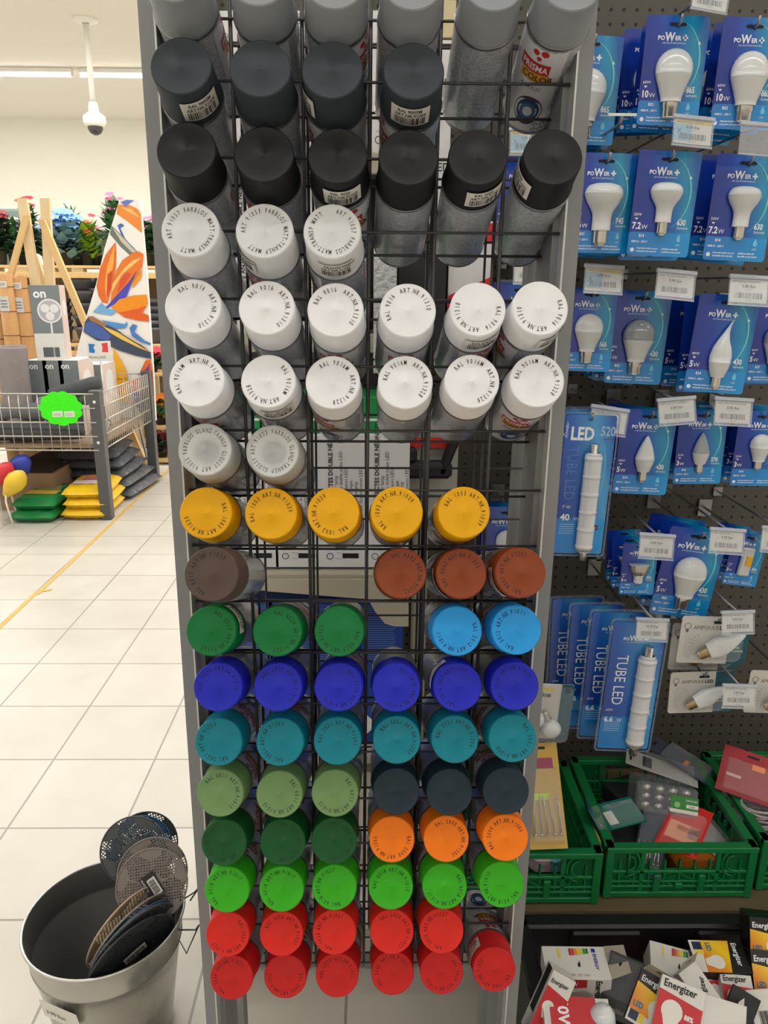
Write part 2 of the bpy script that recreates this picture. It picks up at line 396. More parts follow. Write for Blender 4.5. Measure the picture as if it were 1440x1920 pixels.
# FRANCAISE card
a, c = P(166, 678, 5.1), P(207, 640, 5.1); w_, h_ = c.x-a.x, c.z-a.z
t = thing('origin_sign', 'white card with blue and red emblem and lettering above the basket', 'sign', a); b = MB(); T = frame((0,0,0), (1,0,.02), (0,0,1), (0,-1,0))
b.box((w_/2,h_/2,.002), (w_,h_,.004), WHX, T=T); T2 = T @ Matrix.Translation((0,0,.0046))
b.poly([(w_*.08,h_*.45),(w_*.30,h_*.42),(w_*.33,h_*.55),(w_*.27,h_*.68),(w_*.36,h_*.85),(w_*.08,h_*.88)], mat('emblem_blue', (44,116,190), .5), T2); b.poly([(w_*.62,h_*.47),(w_*.88,h_*.44),(w_*.88,h_*.92),(w_*.62,h_*.88),(w_*.66,h_*.7)], mat('emblem_red', (226,62,70), .5), T2)
b.text('FRANÇAISE', h_*.19, mat('grey_ink', (96,98,104)), T2 @ Matrix.Translation((w_*.06,h_*.14,0)), sx=.85); b.build('sign_card', t)
b = MB(); b.tube([(w_*.5,.004,0),(w_*.5,.004,ZF-a.z)], .006, SILW, 6); b.build('stake', t)
# ironing board with flower cover
YB_ = 6.06
def cv(x, y): return P(150+x/5.486, 350+y/5.486, YB_)
ob = cv(400, 2300); t = thing('ironing_board', 'tall ironing board with white cover of orange and blue exotic flowers', 'ironing board', ob)
FT = frame((0,0,0), (1,0,0), (0,0,1), (0,-1,0))
def lp(pts): return [((cv(x,y)-ob).x, (cv(x,y)-ob).z) for x, y in pts]
b = MB(); out = lp([(415,150),(440,132),(580,128),(620,150),(640,210),(665,500),(700,900),(740,1500),(765,1900),(790,2400),(520,2400),(180,2350),(-40,2100),(-60,1900),(0,1620),(60,1400),(180,1000),(270,620),(370,300)])
b.prism(out[::-1], .03, mat('white_cover', (240,238,232), .7), FT); b.build('padded_cover', t)
b = MB(); PR = [
 ((236,142,66), [(400,190),(520,190),(610,235),(640,290),(650,480),(600,440),(500,360),(390,285)]), ((248,190,120), [(420,210),(540,235),(640,330),(560,290)]), ((112,124,206), [(430,165),(490,140),(570,145),(520,180),(490,212)]),
 ((112,122,112), [(322,490),(340,405),(430,490),(600,670),(545,722),(430,620)]), ((200,196,170), [(345,420),(430,500),(590,665),(560,690),(440,570)]), ((74,110,196), [(400,400),(440,380),(470,405),(430,430),(480,540),(600,668),(560,640),(440,500)]),
 ((228,112,48), [(380,572),(388,700),(385,820),(350,1000),(300,1200),(245,1190),(205,1120),(186,1020),(220,850),(280,700)]), ((246,172,72), [(372,600),(360,800),(310,1000),(290,1180),(270,1000),(300,800)]), ((206,74,46), [(300,900),(350,860),(330,1040),(290,1140)]),
 ((230,124,46), [(560,680),(620,668),(668,700),(655,820),(600,930),(500,1040),(330,1190),(350,1000),(390,860),(450,760)]), ((250,196,120), [(650,730),(560,810),(450,900),(340,1090),(350,1000),(470,840),(560,760)]), ((238,150,38), [(655,850),(640,950),(560,1040),(540,1010),(600,930)]), ((214,84,56), [(430,960),(500,880),(540,900),(470,1010),(400,1090)]),
 ((76,76,182), [(602,860),(560,960),(490,1140),(520,1185),(430,1182),(380,1200),(250,1272),(330,1190),(400,1110),(520,980)]), ((240,146,30), [(560,1118),(700,1110),(712,1200),(640,1290),(700,1310),(725,1385),(600,1372),(440,1322),(340,1240),(420,1160)]), ((226,98,40), [(704,1220),(620,1250),(440,1290),(400,1280),(470,1340),(600,1372),(725,1385),(720,1320),(650,1300)]),
 ((120,176,222), [(150,1290),(240,1190),(290,1250),(400,1270),(340,1320),(220,1300)]), ((84,148,212), [(235,1370),(380,1395),(480,1412),(500,1380),(505,1420),(480,1452),(390,1455),(300,1420)]), ((70,128,202), [(525,1450),(560,1410),(605,1425),(575,1490),(680,1580),(742,1605),(738,1628),(640,1590),(550,1530)]),
 ((66,78,98), [(56,1490),(70,1390),(110,1330),(250,1400),(380,1460),(520,1540),(640,1620),(742,1700),(748,1765),(600,1735),(420,1680),(200,1580)]), ((74,100,170), [(60,1480),(80,1400),(140,1385),(250,1450),(340,1530),(300,1585),(160,1540)]), ((166,116,78), [(100,1335),(150,1330),(300,1420),(260,1440),(130,1375)]), ((238,196,84), [(250,1430),(400,1490),(560,1590),(742,1698),(640,1660),(450,1570),(330,1500)]), ((220,200,196), [(420,1490),(560,1550),(720,1660),(600,1600)]),
 ((242,176,36), [(360,1650),(420,1740),(500,1900),(520,2200),(420,2200),(370,1900)]), ((226,112,44), [(690,1780),(745,1770),(765,1900),(780,2150),(700,2100),(640,1890)]), ((86,82,180), [(742,1800),(720,1900),(660,1925)]), ((232,120,60), [(520,2000),(640,1960),(700,2150),(560,2250)]), ((80,110,180), [(560,2120),(700,2080),(760,2250),(620,2300)])]
for k, (c_, pp) in enumerate(PR): b.poly(lp(pp), mat('print_%d' % k, c_, .7, noise=.12, nscale=18), FT @ Matrix.Translation((0,0,.031+.0006*k)))
b.build('flower_print', t)
b = MB()
for s_ in (-.12,.12): b.tube([(s_,.02,.02),(s_*1.6,.06,-ob.z)], .011, SILW, 8)
b.build('folding_legs', t)
# below the basket
CB = mat('cardboard', (158,128,104), .8, noise=.08)
xg = P(62, 960, 4.98).x
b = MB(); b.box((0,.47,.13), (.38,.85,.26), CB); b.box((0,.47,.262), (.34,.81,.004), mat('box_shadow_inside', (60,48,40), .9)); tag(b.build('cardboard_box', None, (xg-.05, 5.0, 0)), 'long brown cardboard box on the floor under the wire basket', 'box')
def pillow(w_, d_, h_, name, label, cat, loc, m, group=None, rot=0, deco=None):
    b = MB(); n = 14
    def f(sgn):
        def g(u, v):
            x, y = u*2-1, v*2-1; e = max(0, (1-abs(x)**8)*(1-abs(y)**8))**.5
            return (x*w_/2*(1-.04*abs(y)), y*d_/2*(1-.04*abs(x)), h_/2+sgn*h_/2*e+(rnd.uniform(-.004,.004) if e > 0 else 0))
        return g
    b.grid(n, n, f(1), m); b.grid(n, n, lambda u, v: f(-1)(1-u, v), m)
    if deco: deco(b)
    o = b.build(name, None, loc); o.rotation_euler = (0,0,R(rot)); return tag(o, label, cat, group)
GB = mat('green_bag', (34,130,70), .35, noise=.25, nscale=12, bump=.4, bscale=20); YBG = mat('yellow_bag', (228,186,30), .35, noise=.1, bump=.4, bscale=20); DG = mat('grey_film', (86,90,96), .25, noise=.25, nscale=18, bump=.7, bscale=22)
def topstripe(c1, c2, w_, d_, h_):
    def g(b):
        for (x0, x1, y0, y1, cc) in ((-.36,.36,-.20,.0,c1), (-.25,.3,.02,.25,c2)):
            b.grid(6, 4, lambda u, v: ((x0+(x1-x0)*u)*w_, (y0+(y1-y0)*v)*d_, h_+.003), cc)
    return g
gx = P(64, 960, 4.80).x
pillow(.30,.50,.08,'seed_bag','green bag of garden product flat on the floor, lower of the pair','bag',(gx,4.98,.0),GB,'green bags')
pillow(.29,.50,.08,'seed_bag','green bag with a yellow band lying on the lower green bag','bag',(gx+.01,5.0,.075),GB,'green bags',0,topstripe(mat('bag_gold', (214,176,60), .5), mat('bag_pale', (150,190,120), .5), .29,.5,.08))
yx = P(158, 960, 4.85).x
for k in range(3):
    pillow(.30,.46,.075,'seed_bag',f'yellow bag beside the basket leg, {["bottom", "middle", "top"][k]} of the stack of three','bag',(yx+.012*(k%2),5.03+.01*k,.068*k),YBG,'yellow bags',2*k,topstripe(mat('bag_white', (226,220,224), .5), mat('bag_pink', (196,110,120), .5), .3,.46,.075) if k == 2 else None)
sx = P(215, 900, 5.6).x
for k in range(5): pillow(.52-.02*k,.62,.075,'peat_bag',f'dark grey plastic wrapped bag, {ORD[k]} from the bottom of the grey stack','bag',(sx-.03*k,5.62,.068*k),DG,'grey film bags',-6+3*k)
def buoy(px, py, Y, r_, m, lab):
    c = P(px, py, Y); t = thing('buoy', lab, 'buoy', c); b = MB(); b.lathe([(.001,-r_*1.7),(r_*.25,-r_*1.6),(r_*.6,-r_*.95),(r_*.9,-r_*.2),(r_*.9,r_*.4),(r_*.6,r_*1.0),(r_*.25,r_*1.3),(.001,r_*1.4)], m, 18, Matrix.Rotation(R(40),4,'Y')); b.build('float', t)
    b = MB(); z = -c.z; b.tube([(-r_*.8,-.02,-r_*.9),(-r_*.7,-.05,-r_*1.6),(-r_*.5,-.06,z*.6),(-r_*.2,-.06,z+.01)], .006, mat('rope_white', (222,214,196), .8), 6); b.build('rope', t); return t
buoy(6,888,4.75,.065,mat('red_float',(206,50,60),.4),'red float with white rope under the basket at the left edge'); buoy(35,877,4.85,.075,mat('blue_float',(40,60,160),.4),'blue float with white rope under the basket')
buoy(28,905,4.70,.07,mat('yellow_float',(226,190,50),.4),'yellow float with white rope in front of the cardboard box')
capsule('rolled_tarp', (BX0+.4,6.22,.12),(BX1-.55,6.25,.12),.11,mat('navy_tarp',(34,38,66),.6,bump=.5),'navy rolled tarp on the floor at the back under the basket','tarp')

# ------------------------------------------------------------------ plant shelves far left
YF2 = 7.0
PINE = mat('pine_wood', (222,186,128), .6, noise=.12, nscale=6); PINE2 = mat('pine_wood_pale', (226,202,160), .6, noise=.1, nscale=6)
zs1 = P(200, 497, YF2).z; xsl, xsr = P(-40, 500, YF2).x, P(430, 500, YF2).x
zs2 = P(200, 645, YF2).z
sh = thing('pallet_shelf', 'wide wooden pallet shelving with potted artificial flowers along the back', 'shelf', ((xsl+xsr)/2, YF2, 0)); SO = Vector(sh.location)
for z in (zs1, zs2):
    for k in range(5):
        b = MB(); b.M = Matrix.Translation(-SO); b.box(((xsl+xsr)/2, YF2+.05+k*.13, z-.015), (xsr-xsl, .10, .022), PINE); b.build('deck_board', sh)
    b = MB(); b.M = Matrix.Translation(-SO); b.box(((xsl+xsr)/2, YF2+.02, z-.085), (xsr-xsl, .03, .05), PINE, bev=.003); b.build('front_rail', sh)
    nb = 9
    for k in range(nb):
        b = MB(); b.M = Matrix.Translation(-SO); b.box((xsl+(xsr-xsl)*(k+.5)/nb, YF2+.06, z-.045), (.10,.10,.04), PINE2); b.build('spacer_block', sh)
for k in range(5):
    x = xsl+.05+(xsr-xsl-.1)*k/4
    b = MB(); b.M = Matrix.Translation(-SO); b.box((x, YF2+.60, zs1/2), (.07,.07,zs1), PINE2); b.build('upright', sh)
LV = {n_: mat('leaf_'+n_, c_, .6, noise=.3, nscale=30) for n_, c_ in (('green',(58,110,62)),('dark',(34,66,48)),('lime',(150,190,50)),('teal',(104,142,146)),('pale',(150,180,140)))}
POTM = mat('black_pot', (48,52,52), .5)
def plant(px, pyb, pyt, Y, wpx, leaf, blooms, label, zb, nl=90, spiky=False, seed=1):
    r_ = random.Random(seed); c = P(px, pyb, Y); W2 = (P(px+wpx/2, pyb, Y)-c).length; H = P(px, pyt, Y).z-zb
    t = thing('potted_flowers', label, 'plant', (c.x, Y, zb), group='artificial flowers on the pallet shelves')
    b = MB(); ph = min(.12, H*.28); pr_ = min(W2*.55, .09)
    b.lathe([(.001,0),(pr_*.75,0),(pr_,ph),(pr_*1.06,ph),(pr_*1.06,ph-.02),(pr_*.95,ph-.01),(.001,ph-.02)], POTM, 18); b.build('pot', t)
    b = MB(); m = LV[leaf]
    for k in range(nl):
        a = r_.uniform(0, 6.283); e = r_.uniform(-.9, 1.3); rr_ = r_.uniform(.35, 1)
        p = Vector((math.cos(a)*math.cos(e)*W2*1.15*rr_, math.sin(a)*math.cos(e)*W2*rr_*.8, ph*.7+(H-ph*.7)*(.40+.5*math.sin(e)*rr_)))
        d = Vector((math.cos(a), math.sin(a), r_.uniform(-.3, 1.2))).normalized(); q = d.cross(Vector((0,0,1))).normalized()
        L = r_.uniform(.09, .17)*(1.6 if spiky else 1); w2 = L*(.10 if spiky else .30)
        b.add([p-d*L/2, p+q*w2, p+d*L/2, p-q*w2, p+Vector((0,0,-.01))], [(0,1,4),(1,2,4),(2,3,4),(3,0,4)], m, True)
    b.build('foliage', t)
    b = MB()
    for k in range(10):
        a = r_.uniform(0, 6.283); b.tube([(0,0,ph-.02), (math.cos(a)*W2*.4, math.sin(a)*W2*.4, ph+(H-ph)*.6)], .003, LV['dark'], 4)
    b.build('stems', t)
    for (c_, n, s_, lo) in blooms:
        b = MB(); m = mat('petal_%d_%d_%d' % c_, c_, .6, noise=.2, nscale=60)
        for k in range(n):
            a = r_.uniform(0, 6.283); rr_ = r_.uniform(.2, .95); z = ph+(H-ph)*r_.uniform(lo, 1)
            p = Vector((math.cos(a)*W2*rr_, -abs(math.sin(a))*W2*rr_*.8 if r_.random() < .75 else math.sin(a)*W2*.6, z))
            nrm = Vector((p.x, p.y-.1, .25)).normalized(); u = nrm.orthogonal().normalized(); v = nrm.cross(u)
            for j in range(6):
                an = j*1.047+a; d = u*math.cos(an)+v*math.sin(an); q = nrm.cross(d)
                b.add([p, p+d*s_*.6+q*s_*.35+nrm*s_*.25, p+d*s_+nrm*s_*.15, p+d*s_*.6-q*s_*.35+nrm*s_*.25], [(0,1,2,3)], m, True)
        b.build('blossoms', t)
    return t
FL = [(6,497,392,34,'dark',[((160,50,60),8,.05,.5),((220,130,120),5,.05,.2)],'dark green bush with red blossoms at the left photo edge'),
 (27,497,402,34,'green',[((236,226,206),14,.035,.2)],'green plant with small cream blossoms left of the trestle'),
 (62,497,372,26,'green',[((196,40,56),8,.05,.8),((238,180,170),5,.05,.3)],'plant with a red rose top between the two trestle posts'),
 (122,497,398,76,'teal',[((130,176,232),34,.05,.62),((96,140,224),14,.045,.55)],'big blue hydrangea with teal leaves on the upper pallet shelf'),
 (166,497,405,40,'lime',[((220,70,90),6,.04,.2),((236,110,60),4,.04,.3)],'lime leaved plant right of the blue hydrangea'),
 (192,497,425,34,'pale',[((232,120,166),10,.04,.2)],'plant with pink buds left of the ironing board'),
 (222,497,360,34,'green',[((224,110,150),10,.045,.3)],'tall plant with pink blossoms behind the ironing board'),
 (282,497,405,40,'green',[((224,120,160),10,.04,.3)],'pink flowered plant between the ironing board and the rack'),
 (143,497,378,24,'pale',[((236,238,226),6,.03,.4)],'wispy plant with pale sprigs behind the hydrangea'),
 (310,497,420,40,'dark',[((190,60,110),6,.04,.3)],'dark leaved plant partly hidden by the rack')]
for k, (px, pb, pt, wp, lf, bl, lab) in enumerate(FL):
    plant(px, pb, pt, YF2+.2+.06*(k % 3), wp, lf, bl, lab, zs1, seed=k+5, nl=200 if k == 3 else 150, spiky=(k == 8))
FL3 = [(44,497,420,30,'dark',[((226,150,140),5,.04,.2)],'dark leaved plant with salmon blossoms between the two trestles'),(90,497,415,34,'dark',[((150,190,236),6,.04,.3)],'dark bush left of the blue hydrangea'),
 (106,497,440,40,'teal',[((120,160,190),4,.04,.3)],'teal leaves under the left side of the hydrangea'),(150,497,440,40,'teal',[((120,160,170),3,.04,.3)],'teal leaves under the right side of the hydrangea'),
 (180,497,440,36,'green',[((230,90,80),6,.035,.3)],'low plant with red dots right of the lime leaves'),(208,497,430,34,'pale',[((240,236,220),8,.035,.2)],'cream spider blossoms beside the ironing board')]
for k, (px, pb, pt, wp, lf, bl, lab) in enumerate(FL3): plant(px, pb, pt, YF2+.32, wp, lf, bl, lab, zs1, seed=k+30, nl=130)
b = MB(); b.M = Matrix.Translation(-SO); b.box(((xsl+xsr)/2, YF2+.66, (zs1-.06)/2), (xsr-xsl, .02, zs1-.06), mat('shelf_back_wood', (122,104,84), .8, noise=.25, nscale=5)); b.build('back_board', sh)
# flower stand right of the ironing board
YST = 6.45; st0, st1 = P(284, 800, YST).x, P(345, 800, YST).x
stz = [P(300, y, YST).z for y in (700, 800, 862)]
st = thing('flower_stand', 'narrow wooden stand of flowers between the ironing board and the rack', 'shelf', ((st0+st1)/2, YST, 0)); STO = Vector(st.location)
for z in stz: b = MB(); b.M = Matrix.Translation(-STO); b.box(((st0+st1)/2, YST+.14, z-.012), (st1-st0, .3, .02), PINE); b.build('board', st)
for x in (st0, st1):
    for y in (YST, YST+.27): b = MB(); b.M = Matrix.Translation(-STO); b.box((x, y, stz[0]/2), (.035,.035,stz[0]), PINE2); b.build('upright', st)
FL2 = [(294,655,44,'green',[((196,40,70),14,.05,.1)],'red blossoms on the top board of the flower stand',0),(303,742,44,'green',[((240,130,30),14,.05,.05)],'orange blossoms on the middle board of the flower stand',1),
 (318,770,40,'dark',[((238,170,170),12,.05,.05)],'pale pink blossoms behind the orange ones on the flower stand',1),(300,812,44,'dark',[((110,40,60),12,.05,.05)],'dark red blossoms on the lowest board of the flower stand',2)]
for k, (px, pt, wp, lf, bl, lab, zi) in enumerate(FL2): plant(px, 800, pt, YST+.13+.06*(k == 2), wp, lf, bl, lab, stz[zi], seed=k+50, nl=110)
# pot stacks on the lower pallet shelf
GP = mat('grey_pot', (96,100,108), .5)
for k, (px, pt, pb, r_) in enumerate(((168,522,640,.115),(290,560,645,.13),(196,540,640,.09),(118,560,640,.10))):
    c = P(px, pb, YF2+.2); n = 5; H = P(px, pt, YF2+.2).z-zs2; hp = .14
    for j in range(n):
        z0 = (H-hp)*j/(n-1); b = MB(); b.lathe([(.001,0),(r_*.72,0),(r_*.95,hp-.03),(r_*1.05,hp-.03),(r_*1.07,hp),(r_*.98,hp),(r_*.9,hp-.05),(r_*.7,.01),(.001,.01)], GP, 24)
        tag(b.build('plant_pot', None, (c.x, YF2+.2, zs2+z0)), f'grey plastic plant pot, {ORD[j]} from the bottom of {["the stack behind the leaning board", "the stack right of the ironing board", "the narrow stack beside the ironing board", "the stack behind the fan carton"][k]}', 'plant pot', 'stacked grey plant pots')
# wooden trestles
def trestle(posts, lab, Y):
    base = P(posts[0][2], posts[0][3], Y); t = thing('wooden_trestle', lab, 'trestle', (base.x, Y, 0))
    for k, (x0, y0, x1, y1, wd, yo, nm) in enumerate(posts):
        a, c = P(x0, y0, Y+yo), P(x1, y1, Y+yo); d = c-a; c = a+d*(a.z/(a.z-c.z))  # down to the floor
        wv = (P(x0+wd, y0, Y+yo)-a); b = MB(); o_ = Vector((base.x, Y, 0)); b.board(a-o_, c-o_, wv, (0,.035,0), PINE if k % 2 else PINE2); b.build(nm, t)
trestle([(42,372,66,530,18,0,'post'),(50,404,22,508,11,-.05,'brace')], 'pale wooden trestle post with a leaning brace, left of the pair', 6.22)
trestle([(85,372,94,535,18,0,'post'),(78,412,158,602,13,-.05,'brace'),(66,480,86,540,10,.06,'brace')], 'pale wooden trestle post with a long slanting brace, right of the pair', 6.28)
# reed rolls
REED = ramp_mat('reed', [(0,(206,164,110)),(.5,(226,190,138)),(1,(196,150,98))], (0,0,.8,0), .8, 0, .3)
for k, (px, w_, pt, Y) in enumerate(((8,26,520,6.14),(32,26,512,6.10),(58,24,515,6.16))):
    c = P(px, 700, Y); r_ = (P(px+w_/2, 700, Y)-c).length; zt = P(px, pt, Y).z; b = MB(); rr2 = random.Random(k)
    t = thing('reed_roll', f'rolled reed fencing standing behind the basket, {ORD[k]} from the left', 'reed roll', (c.x, Y, 0), group='reed rolls')
    for j in range(34):
        a = 6.283*j/34; b.tube([(r_*math.cos(a), r_*math.sin(a), .0), (r_*math.cos(a), r_*math.sin(a), zt-rr2.uniform(0,.03))], r_*.11, REED, 5)
    b.lathe([(r_*.93,0),(r_*.93,zt-.04),(.001,zt-.045)], REED, 20); b.build('canes', t)
    b = MB()
    for j in range(6): z = zt-.1-j*.18; b.tube([(r_*1.12*math.cos(a_), r_*1.12*math.sin(a_), z) for a_ in [6.283*q_/20 for q_ in range(21)]], .003, mat('tie_wire', (120,84,56), .6), 4)
    b.build('tie_wires', t)
    for nm, zo, hh, mm in (('paper_label', .06, .045, WHX), ('plastic_packet', .17, .11, mat('packet_grey', (206,208,206), .3))):
        b = MB(); b.box((0, -r_*1.14, zt-zo-hh/2), (r_*1.3, .004, hh), mm)
        for q_ in range(3): b.box((0, -r_*1.14-.003, zt-zo-hh*(.3+.2*q_)), (r_*.9, .001, hh*.06), mat('grey_ink', (96,98,104)))
        b.build(nm, t)
# storage box at far top left
c = P(-2, 392, 7.75); zt = c.z
t = thing('storage_box', 'grey green storage box with a lid above the flowers at the left edge', 'box', (c.x, 7.85, zs1))
b = MB(); b.box((0,0,(zt-.12-zs1)/2), (.40,.26,zt-.12-zs1), mat('grey_green_box', (96,112,108), .5), bev=.01); b.build('tub', t)
b = MB(); b.box((0,0,zt-.06-zs1), (.46,.3,.12), mat('grey_green_lid', (116,134,128), .5), bev=.02); b.build('lid', t)
# ------------------------------------------------------------------ spray can rack
YA, YBm, YG = 0.92, 0.974, 1.043
YP = 0.90
LT, LB = P(257, 0, YP), P(387, 1920, YP); RT_, RB = P(1122, 0, YP), P(967, 1920, YP)
def xl(z): return LB.x + (LT.x-LB.x)*(z-LB.z)/(LT.z-LB.z)
def xr(z): return RB.x + (RT_.x-RB.x)*(z-RB.z)/(RT_.z-RB.z)
ZT = 2.0
GREYM = mat('grey_powder_coat', (132,133,136), .42, metal=.2, noise=.05, nscale=30)
GREYD = mat('grey_powder_coat_inner', (124,125,128), .4, metal=.25, noise=.05, nscale=30)
WIRE = mat('dark_steel_wire', (78,77,78), .42, metal=.35, noise=.05)
rack = thing('spray_can_rack', 'tall grey metal rack of wire mesh holding rows of tilted spray cans', 'display rack', (xl(0)+.24, 1.0, 0))
RO = Vector(rack.location)
def rb(): 
    b = MB(); b.M = Matrix.Translation(-RO); return b
def post(side, name, y0, y1, u0, u1, m, ztop=ZT, zb=0.0):
    b = rb(); X = (xl if side < 0 else xr); s_ = 1 if side < 0 else -1
    for z0, z1 in ((zb, ztop),):
        a = Vector((X(z0)+s_*(u0+u1)/2, (y0+y1)/2, z0)); c = Vector((X(z1)+s_*(u0+u1)/2, (y0+y1)/2, z1))
        b.board(a, c, (abs(u1-u0),0,0), (0,y1-y0,0), m)
    return b.build(name, rack)
for s_ in (-1, 1):
    post(s_, 'front_post', YP, YP+.012, 0, .0165, GREYM)
    post(s_, 'post_lip', YP-.004, YP+.03, .0165, .0185, mat('bright_edge', (205,206,208), .3, metal=.5))
    post(s_, 'side_channel', YP+.02, YP+.075, .0185, .026, GREYD)
    post(s_, 'side_rail', YP+.085, YP+.12, .014, .022, GREYM)
    post(s_, 'rear_post', YG+.02, YG+.055, .010, .024, GREYM)
def A_x(px): return P(px, 960, YA).x
XA = [A_x(p) for p in (354, 467, 580, 688, 799, 911, 1016)]
zc0 = P(700, 960, YA).z
def lean(x, z): return x + (xl(z)-xl(zc0)+xr(z)-xr(zc0))/2
ya = [40, 156, 299, 436, 562, 687, 807, 918, 1022, 1126, 1222, 1317, 1407, 1494, 1578, 1658, 1729, 1802]
yb = [90, 222, 351, 479, 599, 714, 827, 929, 1028, 1124, 1217, 1306, 1391, 1474, 1554, 1630, 1701]
ZA = [P(700, y, YA).z for y in ya]; ZB = [P(700, y, YBm).z for y in yb]
yg = [876, 972, 1064, 1151, 1237, 1319, 1400]
ZG0 = P(700, 972, YG).z
ZG = [ZG0 + .0747*k for k in range(-10, 12)]
def wires(name, Y, zs, rv, rh, zb, xs=XA):
    b = rb()
    for x in xs: b.tube([(lean(x, zb), Y, zb), (lean(x, ZT), Y, ZT)], rv, WIRE, 8)
    b.build(name+'_upright_wires', rack)
    b = rb()
    for z in zs: b.tube([(lean(xs[0], z)-.006, Y-.003, z), (lean(xs[-1], z)+.006, Y-.003, z)], rh, WIRE, 6)
    b.build(name+'_cross_wires', rack)
wires('front_mesh', YA, ZA, .0022, .0016, ZA[-1]-.008)
wires('middle_mesh', YBm, ZB, .0019, .0017, ZB[-1]-.02)
wires('rear_mesh', YG, ZG, .0017, .0015, ZG[0])
b = rb()
for z in (1.98, .06):
    for s_ in (-1, 1):
        x = (xl(z)+.012) if s_ < 0 else (xr(z)-.012)
        b.box((x, (YP+YG)/2+.02, z), (.012, YG-YP+.06, .03), GREYM)
    b.box(((xl(z)+xr(z))/2, YP+.015, z), (xr(z)-xl(z)-.02, .014, .03), GREYM)
    b.box(((xl(z)+xr(z))/2, YG+.03, z), (xr(z)-xl(z)-.02, .014, .03), GREYM)
b.build('cross_bar', rack)

# ------------------------------------------------------------------ spray cans
INK_D = mat('jet_ink', (30,28,30), .6)
def capmat(n, c, **k):
    k.setdefault('rough', .42); k.setdefault('spec', .28); return mat('cap_'+n, c, noise=.04, nscale=60, bump=.03, bscale=900, **k)
CM = {
 'grey': capmat('grey', (138,142,148)), 'anthracite': capmat('anthracite', (52,58,65), rough=.5), 'black': capmat('black', (28,29,31), rough=.45),
 'clearmatt': capmat('clear_matt', (228,229,232), rough=.5, alpha=.86), 'white': capmat('white', (232,232,237)),
 'clear': capmat('clear_gloss', (226,227,226), rough=.3, alpha=.5), 'yellow': capmat('yellow', (224,164,6)), 'darkbrown': capmat('dark_brown', (84,68,62), rough=.5),
 'brown': capmat('brown', (132,62,32)), 'green': capmat('moss_green', (10,112,56)), 'lightblue': capmat('light_blue', (40,150,224)),
 'ultra': capmat('ultramarine', (34,40,184)), 'teal': capmat('teal', (14,124,142)), 'olive': capmat('pale_olive', (110,142,92)),
 'slate': capmat('slate', (32,48,60), rough=.45), 'fir': capmat('fir_green', (20,80,40)), 'orange': capmat('orange', (240,122,24)),
 'lime': capmat('bright_green', (56,170,30)), 'red': capmat('red', (214,42,34)), 'deepred': capmat('deep_red', (190,34,34)),
}
STEEL = mat('can_steel', (150,152,156), .3, metal=.9)
def can_print():
    m = bpy.data.materials.new('can_print'); m.use_nodes = True; nt = m.node_tree; b = nt.nodes['Principled BSDF']
    b.inputs['Roughness'].default_value = .28; b.inputs['Metallic'].default_value = .35; b.inputs['Coat Weight'].default_value = .3
    tc = nt.nodes.new('ShaderNodeTexCoord'); mp = nt.nodes.new('ShaderNodeMapping'); mp.inputs['Scale'].default_value = (260, 260, 620)
    nt.links.new(tc.outputs['Object'], mp.inputs['Vector'])
    nz = nt.nodes.new('ShaderNodeTexNoise'); nz.inputs['Scale'].default_value = 1; nz.inputs['Detail'].default_value = 1
    nt.links.new(mp.outputs[0], nz.inputs['Vector'])
    wv = nt.nodes.new('ShaderNodeTexWave'); wv.bands_direction = 'Z'; wv.inputs['Scale'].default_value = 95; wv.inputs['Distortion'].default_value = 0
    nt.links.new(tc.outputs['Object'], wv.inputs['Vector'])
    r1 = nt.nodes.new('ShaderNodeValToRGB'); r1.color_ramp.elements[0].position = .50; r1.color_ramp.elements[1].position = .56
    nt.links.new(nz.outputs['Fac'], r1.inputs[0])
    r2 = nt.nodes.new('ShaderNodeValToRGB'); r2.color_ramp.elements[0].position = .45; r2.color_ramp.elements[1].position = .6
    nt.links.new(wv.outputs['Color'], r2.inputs[0])
    mul = nt.nodes.new('ShaderNodeMath'); mul.operation = 'MULTIPLY'; nt.links.new(r1.outputs[0], mul.inputs[0]); nt.links.new(r2.outputs[0], mul.inputs[1])
    mu2 = nt.nodes.new('ShaderNodeMath'); mu2.operation = 'MULTIPLY'; mu2.inputs[1].default_value = .55; nt.links.new(mul.outputs[0], mu2.inputs[0])
    mx = nt.nodes.new('ShaderNodeMix'); mx.data_type = 'RGBA'
    mx.inputs[6].default_value = lin((206,209,216))+(1,); mx.inputs[7].default_value = lin((92,95,104))+(1,)
    nt.links.new(mu2.outputs[0], mx.inputs[0]); nt.links.new(mx.outputs[2], b.inputs['Base Color'])
    return m
CANP = can_print()
CL, CR, CAPR, CAPH = .200, .0322, .0302, .050
